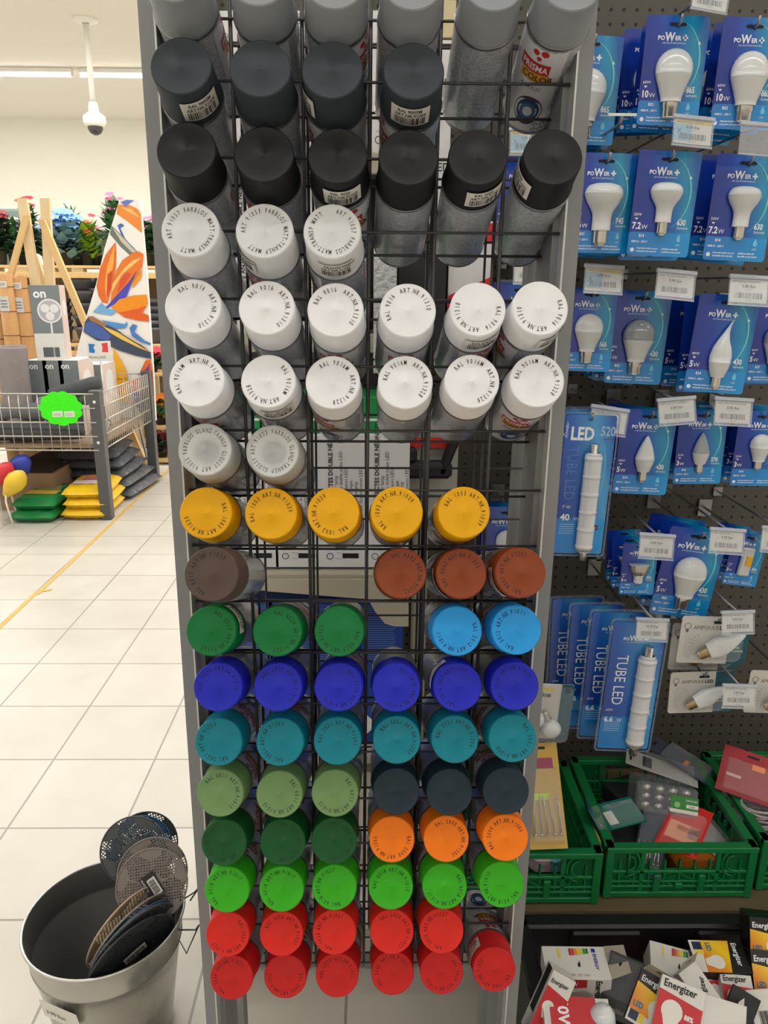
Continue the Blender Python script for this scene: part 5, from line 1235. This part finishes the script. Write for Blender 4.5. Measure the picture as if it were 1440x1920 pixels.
pack('screw_pack', 1019, 1490, 1.30, (52,0,3), (.075,.20), mat('tan_card', (196,160,72), .5), 'yellow backed pack of long screws with a lime sticker by the rack', [goods_screws(5,.07,.0016), stick((200,230,40),-.05,-.02,.03,.012), stick((150,60,90),0,.30,.05,.02)])
pack('hook_pack', 1120, 1545, 1.33, (60,10,80), (.06,.10), TEAL, 'small teal pack lying in the crate by the rack', [goods_screws(3,.04,.0012)])
for k, (x, y) in enumerate(((1020,1592),(1045,1600))):
    b = MB(); b.box((0,0,0), (.05,.05,.05), mat('bag_pale_pink', (214,190,196), .3, bump=.6) if k == 0 else mat('bag_teal', (120,180,190), .3, bump=.6), bev=.012); o = b.build('small_packet', None, (P(x, y, 1.30).x, 1.32, ZI+.026)); o.rotation_euler = (0,0,R(20*k)); tag(o, ['pale pink packet low in the crate by the rack', 'pale teal packet low in the crate by the rack'][k], 'packet')
def wood_strip():
    b = MB(); b.box((0,0,0), (.006,.25,.09), mat('tan_card', (196,160,72))); o = b.build('card_strip', None, (P(1090,1560,1.40).x, 1.40, ZI+.06)); o.rotation_euler = (0,R(-8),R(2)); tag(o, 'tan cardboard strip leaning along the side of the crate by the rack', 'cardboard')
wood_strip()
# middle crate
pack('teal_pack', 1163, 1525, 1.36, (8,-6,12), (.085,.07), mat('teal_green_card', (14,110,96), .4), 'teal card with a white corner at the left of the middle crate', [stick((226,226,222),-.3,-.1,.02,.035)])
pack('red_screw_pack', 1284, 1552, 1.32, (8,2,-36), (.08,.14), REDP, 'red card pack with an orange sticker lying across the middle crate', [stick((240,160,120),0,-.12,.06,.05), stick((250,140,20),.02,-.05,.030,.014), stick((40,40,60),.25,-.02,.02,.02), stick((214,206,200),.25,-.14,.02,.014)])
pack('tool_pack', 1325, 1560, 1.36, (20,14,30), (.07,.18), mat('grey_white_card', (186,186,182), .4), 'white and grey pack with a blue end at the right of the middle crate', [stick((60,110,160),0,-.42,.07,.02), stick((120,150,170),0,.25,.07,.02)])
pack('grey_pack', 1225, 1560, 1.34, (25,-8,-30), (.06,.20), mat('dark_blue_card', (62,72,92), .3), 'dark blue grey pack lying under the red card pack', [goods_screws(6,.05,.0018)])
pack('tool_pack', 1240, 1440, 1.50, (10,0,70), (.06,.16), mat('grey_white_card', (186,186,182)), 'grey pack at the back of the middle crate behind the tube lamp', [stick((40,40,44),0,.2,.04,.02)])
pack('tool_pack', 1275, 1425, 1.53, (14,8,50), (.07,.15), mat('dark_blue_card', (62,72,92)), 'dark pack with an orange sticker at the back of the middle crate', [stick((240,130,40),0,-.1,.028,.010)])
# bolts box
c = P(1240, 1490, 1.42); t = thing('bolt_pack', 'clear pack of zinc bolts with a green and white label in the middle crate', 'hardware pack', c); t.rotation_euler = (R(-26), R(2), R(-14))
b = MB()
for i in range(4):
    for j in range(3):
        x, z = -.040+.027*i, -.018+.018*j; b.tube([(x,-.055,z),(x,-.048,z)], .0095, SCR, 6); b.tube([(x,-.048,z),(x,.06,z)], .005, SCR, 8)
b.build('bolts', t)
b = MB(); b.box((0,0,0), (.125,.13,.062), CLEARP, bev=.004); b.build('clear_case', t)
b = MB(); T = frame((.008,-.0665,-.020), (1,0,0), (0,0,1), (0,-1,0)); b.poly([(0,0),(.056,0),(.056,.034),(0,.034)], mat('label_green', (46,130,60), .45), T)
b.poly([(0,0),(.056,0),(.056,.007),(0,.007)], PAPER, T @ Matrix.Translation((0,0,.0004))); b.poly([(.032,.012),(.056,.012),(.056,.019),(.032,.019)], PAPER, T @ Matrix.Translation((0,0,.0004))); b.text('TIRFOND', .0055, WHITEINK, T @ Matrix.Translation((.030,.025,.0005))); b.text('10x80', .005, BLACKINK, T @ Matrix.Translation((.036,.0135,.0008))); b.disc(.006,.0005,mat('label_pale_green',(140,190,120),.5),12,T @ Matrix.Translation((.014,.016,0))); b.build('label', t)
# right crate
pack('red_pack', 1405, 1455, 1.42, (50,6,-28), (.12,.10), mat('dark_red_card', (166,26,44), .4), 'dark red card pack with a star and orange sticker in the right crate', [stick((250,140,20),.12,.2,.026,.012), stick((226,180,180),-.25,-.1,.03,.006)])
b = MB(); n = 10
for k in range(7): b.tube([(.05*math.cos(6.283*j/n+k)*(1-.06*k), .035*math.sin(6.283*j/n+k), .01+.007*k+.004*math.sin(j)) for j in range(n+1)], .003, mat('pale_cable', (176,166,170), .3), 6)
tag(b.build('cable_coil', None, (P(1420,1510,1.38).x, 1.38, ZI+.06)), 'coil of pale cable under the dark red pack in the right crate', 'cable')
b = MB(); b.box((0,0,0), (.2,.28,.055), mat('grey_bag', (120,118,124), .3, bump=.8, bscale=40), bev=.015); tag(b.build('grey_packet', None, (P(1420,1510,1.38).x+.06, 1.43, ZI+.03)), 'crumpled grey packet at the bottom of the right crate', 'packet')
for k, (xx, yy) in enumerate(((cx0+.09,1.40),(cx0+.20,1.34),(cx0+.15,1.50))):
    b = MB(); b.box((0,0,0), (.10,.15,.045), (mat('dark_box',(52,54,60),.4), mat('amber_box',(190,110,30),.4), mat('dark_box',(52,54,60)))[k], bev=.004); o = b.build('small_carton', None, (xx, yy, ZI+.024)); o.rotation_euler = (0,0,R(15*k-10)); tag(o, ['dark small carton at the bottom left of the middle crate', 'amber small carton at the bottom of the middle crate', 'dark small carton at the back of the middle crate'][k], 'box')

# ------------------------------------------------------------------ black bin with loose lamp boxes
BK = mat('black_plastic', (26,27,29), .38, noise=.1)
zR = P(1200, 1712, 1.22).z; bx0 = P(972, 1800, 1.20).x; bx1 = bx0+.62; by0, by1 = .80, 1.21; zF = .10
t = thing('black_bin', 'large open black plastic bin full of loose lamp boxes below the crates', 'bin', ((bx0+bx1)/2, (by0+by1)/2, 0)); bo = Vector(t.location)
def bb():
    b = MB(); b.M = Matrix.Translation(-bo); return b
b = bb(); b.box(((bx0+bx1)/2, (by0+by1)/2, zF-.01), (bx1-bx0-.01, by1-by0-.01, .02), BK); b.box(((bx0+bx1)/2, (by0+by1)/2, .045), (bx1-bx0-.06, by1-by0-.06, .09), BK, bev=.01); b.build('bottom', t)
b = bb(); b.box(((bx0+bx1)/2, by1, (zR+zF)/2), (bx1-bx0, .012, zR-zF), BK); b.box(((bx0+bx1)/2, by1-.006, zR-.006), (bx1-bx0+.02, .035, .014), BK, bev=.005)
for x in (bx0+.17, bx0+.42): b.box((x, by1-.009, zR-.05), (.14,.010,.05), BK, bev=.008)
b.build('rear_wall', t)
b = bb(); b.box(((bx0+bx1)/2, by0, (zR-.10+zF)/2), (bx1-bx0, .012, zR-.10-zF), BK); b.box(((bx0+bx1)/2, by0, zR-.106), (bx1-bx0+.02, .03, .014), BK, bev=.005); b.build('front_wall', t)
for x in (bx0, bx1):
    b = bb(); b.box((x, (by0+by1)/2, (zR+zF)/2), (.012, by1-by0, zR-zF), BK); b.box((x, (by0+by1)/2, zR-.006), (.03, by1-by0, .014), BK, bev=.005); b.build('side_wall', t)
WB = mat('lamp_box_white', (218,216,212), .4); RBX = mat('lamp_box_red', (196,40,50), .4); KB = mat('lamp_box_black', (24,24,26), .35); YBX = ramp_mat('lamp_box_gold', [(0,(224,128,20)),(.45,(246,206,30)),(1,(236,150,30))], (9, 9, 0, .3), .35); GRB = mat('lamp_box_inside', (168,160,146), .6)
DOT = mat('dotted_black', (58,60,66), .4, noise=.9, nscale=400)
def face(w_, h_, org, x, y, z): return frame(org, x, y, z) @ Matrix.Translation((-w_/2, -h_/2, .0005))
def art_red(b, T, w_, h_, vert=False):
    if vert: T = T @ Matrix.Translation((w_,0,0)) @ Matrix.Rotation(R(90),4,'Z'); w_, h_ = h_, w_
    b.poly([(0,h_*.12),(w_,h_*.12),(w_,h_*.70),(0,h_*.78)], RBX, T @ TT(0,0,.0003))
    b.text('Energizer', w_*.23, BLACKINK, T @ TT(w_*.07,h_*.84,.0006), bold=.02, sx=.85)
    n = 18; r_ = w_*.24; cx, cy = w_*.36, h_*.50
    b.poly([(cx+r_*math.cos(R(a)), cy+r_*math.sin(R(a))) for a in range(-40, 221, 20)]+[(cx-r_*.35, cy-r_*1.9),(cx+r_*.35, cy-r_*1.9)], mat('lamp_print', (226,222,216), .4), T @ TT(0,0,.0008))
    b.text('88%', w_*.15, WHITEINK, T @ TT(w_*.64,h_*.46,.0008), bold=.03, sx=.8); b.text('ECO', w_*.11, WHITEINK, T @ TT(w_*.66,h_*.34,.0008), sx=.8)
def art_gold(b, T, w_, h_, vert=False):
    if vert: T = T @ Matrix.Translation((w_,0,0)) @ Matrix.Rotation(R(90),4,'Z'); w_, h_ = h_, w_
    b.poly([(0,0),(w_,0),(w_,h_),(0,h_)], KB, T @ TT(0,0,.0002)); b.poly([(0,h_*.16),(w_,h_*.12),(w_,h_*.62),(0,h_*.74)], YBX, T @ TT(0,0,.0004)); b.poly([(0,0),(w_,0),(w_,h_*.18),(0,h_*.22)], WB, T @ TT(0,0,.0005))
    b.text('Energizer', w_*.225, WHITEINK, T @ TT(w_*.06,h_*.78,.0006), bold=.02, sx=.85)
    r_ = w_*.22; cx, cy = w_*.68, h_*.42; b.poly([(cx+r_*math.cos(R(a)), cy+r_*math.sin(R(a))) for a in range(-40, 221, 20)]+[(cx-r_*.4, cy-r_*1.6),(cx+r_*.4, cy-r_*1.6)], mat('lamp_print', (226,222,216)), T @ TT(0,0,.0008))
    b.text('LED', w_*.20, mat('led_ink', (30,110,140), .4), T @ TT(w_*.07,h_*.30,.0008), bold=.04, sx=.8)
    b.poly([(w_*.05,h_*.05),(w_*.3,h_*.05),(w_*.3,h_*.22),(w_*.05,h_*.22)], mat('navy_ink', (30,44,70), .4), T @ TT(0,0,.0007)); b.poly([(w_*.32,h_*.05),(w_*.45,h_*.05),(w_*.45,h_*.22),(w_*.32,h_*.22)], mat('tag_yellow', (236,206,50)), T @ TT(0,0,.0007))
def art_energy(b, T, w_, h_, vert=True):
    cols = [(190,40,44),(214,60,40),(232,150,40),(236,200,40),(220,214,60),(60,150,70),(30,110,60)]
    for k, c_ in enumerate(cols):
        x = w_*(.42+.045*k); b.poly([(x, h_*(.70+.01*k)), (x+w_*.036, h_*(.70+.01*k)), (x+w_*.036, h_*.92), (x, h_*.92)], mat('en_%d' % k, c_, .4), T @ TT(0,0,.0004))
    b.poly([(w_*.78,h_*.8),(w_*.84,h_*.8),(w_*.84,h_*.92),(w_*.78,h_*.92)], mat('eu_blue', (40,60,150), .4), T @ TT(0,0,.0004)); b.text('ENERGY', h_*.13, mat('eu_blue', (40,60,150)), T @ TT(w_*.79,h_*.76,.0005) @ Matrix.Rotation(R(-90),4,'Z'), bold=.02)
    b.poly([(w_*.52,h_*.44),(w_*.56,h_*.54),(w_*.56,h_*.36),(w_*.52,h_*.36)], KB, T @ TT(0,0,.0004)); 
    b.text('A+  230V  CE  1101', h_*.09, mat('grey_ink', (96,98,104)), T @ TT(w_*.25,h_*.08,.0005)); b.poly([(w_*.24,h_*.62),(w_*.27,h_*.62),(w_*.27,h_*.92),(w_*.24,h_*.92)], mat('tag_yellow', (236,206,50)), T @ TT(0,0,.0004))
def art_energyside(b, T, w_, h_, vert=False):
    b.poly([(w_*.12,h_*.62),(w_*.62,h_*.68),(w_*.62,h_*.98),(w_*.12,h_*.98)], RBX, T @ TT(0,0,.0003)); b.text('Energizer', h_*.24, BLACKINK, T @ TT(w_*.76,h_*.95,.0006) @ Matrix.Rotation(R(-90),4,'Z'), bold=.03, sx=.85)
    b.text('75W', h_*.2, WHITEINK, T @ TT(w_*.3,h_*.74,.0006), sx=.8); b.poly([(w_*.3,h_*.2),(w_*.68,h_*.2),(w_*.72,h_*.42),(w_*.6,h_*.58),(w_*.4,h_*.5)], mat('lamp_print2', (186,178,170), .4), T @ TT(0,0,.0004)); b.poly([(w_*.22,h_*.04),(w_*.62,h_*.12),(w_*.62,h_*.2),(w_*.22,h_*.1)], KB, T @ TT(0,0,.0004))
def art_dots(b, T, w_, h_, vert=False):
    b.poly([(w_*.06,h_*.3),(w_*.94,h_*.3),(w_*.94,h_*.96),(w_*.06,h_*.96)], DOT, T @ TT(0,0,.0003)); b.text('Energizer', w_*.2, mat('dim_ink', (120,118,116), .5), T @ TT(w_*.1,h_*.1,.0005), bold=.02, sx=.85)
def lampbox(px, py, Y, rot, size, base, lab, top=None, front=None, side=None, flap=None, vert=False):
    c = P(px, py, Y); w_, d_, h_ = size; t = thing('lamp_box', lab, 'lamp box', c, group='loose lamp boxes in the bin'); t.rotation_euler = tuple(R(a) for a in rot)
    b = MB(); b.box((0,0,0), size, base, bev=.0006)
    if top: top(b, face(w_, d_, (0,0,h_/2), (1,0,0), (0,1,0), (0,0,1)), w_, d_, vert)
    if front: front(b, face(w_, h_, (0,-d_/2,0), (1,0,0), (0,0,1), (0,-1,0)), w_, h_, vert)
    if side: side(b, face(d_, h_, (-w_/2,0,0), (0,-1,0), (0,0,1), (-1,0,0)), d_, h_, vert)
    b.build('carton', t)
    if flap:
        b = MB(); ax = {'r': (frame((w_/2, d_/2, h_/2), (0,-1,0), (.8,0,.25), (0,0,1))), 't': frame((-w_/2, d_/2-.001, h_/2), (1,0,0), (0,.3,1), (0,-1,.3))}[flap]
        ww = d_ if flap == 'r' else w_
        b.prism([(0,0),(ww,0),(ww*.92,.035),(ww*.08,.035)], .0008, GRB, ax); b.poly([(ww*.3,.018),(ww*.7,.018),(ww*.62,.024),(ww*.38,.024)], KB, ax @ TT(0,0,.001)); b.build('hang_flap', t)
    return t
lampbox(1078,1828,1.07,(4,-2,-3),(.112,.065,.062),WB,'white box with the coloured energy rating label on top, left in the bin',art_energy,art_energyside,flap='r')
lampbox(1028,1880,1.00,(60,24,-14),(.042,.11,.042),WB,'white and red box standing on end in the left corner of the bin',lambda b,T,w_,h_,v: art_red(b,T,w_,h_),None,lambda b,T,w_,h_,v: b.poly([(0,h_*.2),(w_*.7,h_*.2),(w_*.7,h_*.8),(0,h_*.8)],KB,T))
lampbox(1165,1850,1.05,(48,4,-26),(.058,.10,.05),KB,'black dotted box seen from its back, beside the energy label box',art_dots)
lampbox(1216,1878,1.02,(42,14,-28),(.060,.085,.055),KB,'black and gold box with a hanging flap tilted in the middle of the bin',lambda b,T,w_,h_,v: art_gold(b,T,w_,h_),flap='t')
lampbox(1262,1822,1.12,(14,6,-14),(.095,.065,.055),WB,'white box with energy label lying at the back in the middle of the bin',art_energy,art_energyside)
lampbox(1296,1862,1.06,(30,-10,28),(.042,.075,.085),WB,'white box with an open hanging flap standing in front of the energy label box',lambda b,T,w_,h_,v: b.text('Energizer',w_*.3,BLACKINK,T@TT(w_*.3,h_*.1,.0005)@Matrix.Rotation(R(60),4,'Z'),bold=.02),lambda b,T,w_,h_,v: b.text('Energizer',w_*.2,BLACKINK,T@TT(w_*.1,h_*.8,.0005)),flap='t')
lampbox(1344,1810,1.12,(12,0,-2),(.100,.060,.055),KB,'black and gold box lying at the back of the bin',lambda b,T,w_,h_,v: art_gold(b,T@Matrix.Translation((0,h_,0))@Matrix.Rotation(R(-90),4,'Z'),h_,w_))
lampbox(1338,1862,1.09,(34,-4,14),(.055,.075,.05),WB,'white and red box showing a spot bulb in the right half of the bin',lambda b,T,w_,h_,v: art_red(b,T,w_,h_))
lampbox(1378,1873,1.07,(34,0,-6),(.055,.07,.05),WB,'white box printed in black and red behind the black hook box',lambda b,T,w_,h_,v: art_red(b,T,w_,h_))
lampbox(1386,1898,1.02,(44,8,-38),(.046,.07,.05),KB,'black box with a white hook slot near the right edge of the bin',lambda b,T,w_,h_,v: b.poly([(w_*.35,h_*.25),(w_*.6,h_*.2),(w_*.62,h_*.55),(w_*.48,h_*.85),(w_*.36,h_*.7)],WB,T),None,lambda b,T,w_,h_,v: art_gold(b,T,w_,h_))
lampbox(1268,1900,.98,(44,6,-26),(.070,.095,.055),WB,'white and red box with a large bulb picture in front in the bin',lambda b,T,w_,h_,v: art_red(b,T,w_,h_))
lampbox(1428,1756,1.14,(62,0,-8),(.06,.08,.055),KB,'black and gold box high in the right corner of the bin, upper one',lambda b,T,w_,h_,v: art_gold(b,T,w_,h_))
lampbox(1434,1828,1.10,(50,0,-6),(.062,.085,.055),KB,'black and gold box in the right corner of the bin, lower one',lambda b,T,w_,h_,v: art_gold(b,T,w_,h_))
lampbox(1078,1912,.98,(20,0,-4),(.11,.05,.05),WB,'white and red 50 watt box half cut by the lower photo edge',lambda b,T,w_,h_,v: (b.poly([(w_*.1,0),(w_*.8,0),(w_*.8,h_),(w_*.1,h_)],RBX,T@TT(0,0,.0003)), b.text('50W',h_*.5,WHITEINK,T@TT(w_*.22,h_*.95,.0006)@Matrix.Rotation(R(-90),4,'Z'),bold=.03)))
lampbox(1345,1925,.97,(40,0,-22),(.08,.08,.05),WB,'plain white box at the lower photo edge in the right of the bin')
lampbox(1430,1905,1.03,(40,0,4),(.06,.08,.05),WB,'white box with a barcode at the lower right corner of the photo',lambda b,T,w_,h_,v: barcode(b,w_*.6,h_*.3,T@TT(w_*.2,h_*.3,.0005)))
c = P(1128, 1910, .97); t = thing('loose_bulb', 'bare white bulb in crumpled plastic at the lower photo edge', 'light bulb', c); b = MB(); b.lathe([(.001,-.014),(.009,-.012),(.014,-.004),(.021,.003),(.022,.007),(.016,.018),(.007,.026),(.001,.028)], MILK, 24, Matrix.Rotation(R(15),4,'Y')); b.build('bulb_glass', t)
b = MB(); b.lathe([(.009,-.012),(.009,-.032),(.001,-.034)], CHR, 16, Matrix.Rotation(R(15),4,'Y')); b.build('bulb_base', t)
# filling layer of boxes that carries the pile
for j in range(3):
    for i in range(6):
        x = bx0+.06+i*.10; y = by0+.075+j*.13
        zt = {0: .17, 1: .17, 2: .16}[j]
        hgt = .075
        b = MB(); b.box((0,0,hgt/2), (.088,.11,hgt), (WB, KB, RBX, KB)[(i+2*j) % 4], bev=.001); o = b.build('lamp_box', None, (x, y, zF+.001)); o.rotation_euler = (0,0,R(rnd.uniform(-5,5)))
        tag(o, f'lamp box in the bottom layer of the bin, {ORD[i]} from left in the {["front", "middle", "rear"][j]} line', 'lamp box', 'lamp boxes in the bottom layer')

# ------------------------------------------------------------------ zinc bucket with round fly swatters
ZB_ = .29; cb = PZ(197, 1714, ZB_); RB_ = (PZ(352, 1700, ZB_)-PZ(42, 1745, ZB_)).length/2*.98
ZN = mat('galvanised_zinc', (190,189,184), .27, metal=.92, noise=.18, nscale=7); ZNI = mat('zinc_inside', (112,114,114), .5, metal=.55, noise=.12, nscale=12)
t = thing('zinc_bucket', 'tapered galvanised zinc bucket on the floor holding round fly swatters', 'bucket', (cb.x, cb.y, 0))
b = MB(); rb_ = RB_*.70
b.lathe([(.001,.006),(rb_,.004),(rb_,0),(rb_+.003,0),(rb_+(RB_-rb_)*.55,ZB_*.55),(rb_+(RB_-rb_)*.78,ZB_*.78),(rb_+(RB_-rb_)*.78+.003,ZB_*.79),(rb_+(RB_-rb_)*.80,ZB_*.80),(RB_,ZB_)], ZN, 64); b.build('body', t)
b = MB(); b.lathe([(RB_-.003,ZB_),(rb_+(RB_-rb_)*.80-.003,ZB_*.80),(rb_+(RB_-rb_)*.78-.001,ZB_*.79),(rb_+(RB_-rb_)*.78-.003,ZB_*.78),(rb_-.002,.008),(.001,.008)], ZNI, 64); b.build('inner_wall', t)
b = MB(); n = 64; b.tube([(RB_*math.cos(6.2832*k/n), RB_*math.sin(6.2832*k/n), ZB_) for k in range(n+1)], .0030, mat('zinc_rim', (196,196,192), .28, metal=.8), 8, False); b.build('rolled_rim', t)
hw = P(378, 1762, cb.y+.02); 
b = MB(); x0 = RB_*.95; b.tube([(x0,0,ZB_-.04),(x0+.035,-.01,ZB_-.03),(x0+.040,0,ZB_-.028),(x0+.01,.0,ZB_-.10),(x0-.015,.01,ZB_-.05)], .0016, mat('dark_steel_wire', (62,62,64)), 6); b.build('wire_handle', t)
b = MB(); b.tube([(x0,.05,ZB_-.01),(x0+.022,.05,ZB_+.006),(x0+.03,.06,ZB_+.01),(x0+.01,.055,ZB_-.02)], .0016, mat('dark_steel_wire', (62,62,64)), 6); b.build('wire_loop', t)
a_ = R(-112); T = Matrix.Rotation(a_+R(90), 4, 'Z'); f = lambda p: T @ Vector((p.x, -(rb_+(RB_-rb_)*(p.y/ZB_)+.002), p.y))
b = MB(); n = 8
b.add([(-.045+.09*i/n, z, 0) for i in range(n+1) for z in (.155,.205)], [(2*i,2*i+2,2*i+3,2*i+1) for i in range(n)], PAPER, True, None, f); b.text('3.90 Eur', .014, BLACKINK, TT(0,0,0), lambda p: (T @ Vector((p.x-.035, -(rb_+(RB_-rb_)*((p.y+.17)/ZB_)+.003), p.y+.17)))); b.build('paper_label', t); 
def swatter_head(col):
    b = MB(); Rr = .068; cs = .0017; n = int(2*Rr/cs)+2; vid = {}; vs = []; fs = []
    m = mat('swatter_%d_%d_%d' % col, col, .5)
    def V(i, j):
        if (i, j) not in vid: vid[(i, j)] = len(vs); vs.append((-Rr+i*cs, -Rr+j*cs, 0))
        return vid[(i, j)]
    for i in range(n):
        for j in range(n):
            x, y = -Rr+(i+.5)*cs, -Rr+(j+.5)*cs; r_ = math.hypot(x, y)
            if r_ > Rr-.002: continue
            a = math.atan2(y, x); k = round((a-math.pi/2)/(2*math.pi/5)); ar = math.pi/2+k*2*math.pi/5; dx = r_*math.cos(a-ar); dy = r_*math.sin(a-ar)
            solid = dx < .020 or (abs(dy) < .0016 and dx < .045) or (dx > .044-abs(dy)*-.5 and abs(dy) < .021) or (r_ > .0 and abs(abs(dy)-dx*.7265) < .0011 and dx > .034)
            if not solid and i % 3 and j % 3: continue
            fs.append((V(i,j),V(i+1,j),V(i+1,j+1),V(i,j+1)))
    b.add(vs, fs, m); q = 40; b.tube([((Rr-.001)*math.cos(6.2832*k/q), (Rr-.001)*math.sin(6.2832*k/q), 0) for k in range(q+1)], .0018, m, 6, False)
    return b.data('perforated_head')
SW = {}
def swatter(px, py, Y, nrm, col, lab, s_=1.0, spin=0, lbl=None):
    if col not in SW: SW[col] = swatter_head(col)
    c = P(px, py, Y); z = Vector(nrm).normalized(); x = Vector((0,0,1)).cross(z).normalized(); y = z.cross(x)
    M = frame(c, x, y, z) @ Matrix.Scale(s_, 4); t = thing('fly_swatter', lab, 'fly swatter', M=M, group='round fly swatters in the bucket')
    o = bpy.data.objects.new('perforated_head', SW[col]); COL.objects.link(o); o.parent = t; o.rotation_euler = (0,0,R(spin)); 
    if not o.modifiers: mod(o, 'SOLIDIFY', thickness=.0016)
    Mi = M.inverted(); tgt = Vector((cb.x+(c.x-cb.x)*.3, cb.y+(c.y-cb.y)*.3+.0, .02))
    e = Mi @ tgt; st = Vector((0,-.066,0)) if e.y < 0 else Vector((0,.066,0))
    b = MB(); b.tube([st, st*1.15, e], .0028/s_, mat('swatter_handle', (60,60,64), .5), 6)
    if (tgt-c).length > .09: b.build('handle', t)
    if lbl:
        b = MB(); b.box((0,0,.0032), (.046,.030,.0008), mat('black_label', (30,30,32), .4)); b.box((.004,.004,.0038), (.034,.016,.0006), PAPER); barcode(b, .028, .011, TT(-.010,-.002,.0045)); b.text('INVENTIV', .006, WHITEINK, TT(-.02,-.013,.0038)); o = b.build('barcode_label', t); o.rotation_euler = (0,0,R(lbl))
    return t
K1, K2, BL_, TP, BG_ = (58,62,66), (74,78,82), (44,92,124), (132,122,118), (176,156,128)
swatter(272,1584,1.39,(.25,-1,.45),K1,'black fly swatter at the very back, its top mesh against the floor',1.02,10)
swatter(262,1592,1.365,(.3,-1,.5),BL_,'blue fly swatter showing as an edge between two dark ones at the back',1.0,30)
swatter(250,1594,1.335,(.1,-1,.5),K2,'dark grey fly swatter leaning left of the taupe ones',1.0,50)
swatter(286,1638,1.285,(.25,-1,.6),TP,'taupe fly swatter behind the one with the barcode label',1.02,20)
swatter(285,1660,1.25,(.2,-1,.62),TP,'taupe fly swatter with a black barcode label facing the viewer',1.02,0,lbl=-60)
def nv(px, py, ang, ratio):
    """normal of a round head seen as an ellipse: long axis at ang degrees, short/long = ratio"""
    d = ray(px, py).normalized(); r2 = d.cross(Vector((0,0,1))).normalized(); u2 = r2.cross(d); a = R(ang)
    return (-d)*ratio - (r2*-math.sin(a)+u2*math.cos(a))*math.sqrt(1-ratio**2)
swatter(232,1738,1.215,nv(234,1724,37,.36),BG_,'beige fly swatter lying steeply inside the bucket',1.28,15)
swatter(246,1750,1.198,nv(247,1733,33,.32),TP,'taupe rimmed fly swatter inside the bucket next to the beige one',1.32,35)
swatter(250,1759,1.190,nv(248,1741,30,.34),BL_,'blue fly swatter inside the bucket between taupe and dark ones',1.28,35)
swatter(250,1770,1.180,nv(244,1752,29,.38),K2,'dark grey fly swatter inside the bucket, second from the front',1.38,5)
swatter(248,1790,1.166,nv(238,1768,27,.42),K1,'black fly swatter with a pale label inside the bucket at the front rim',1.36,60,lbl=20)
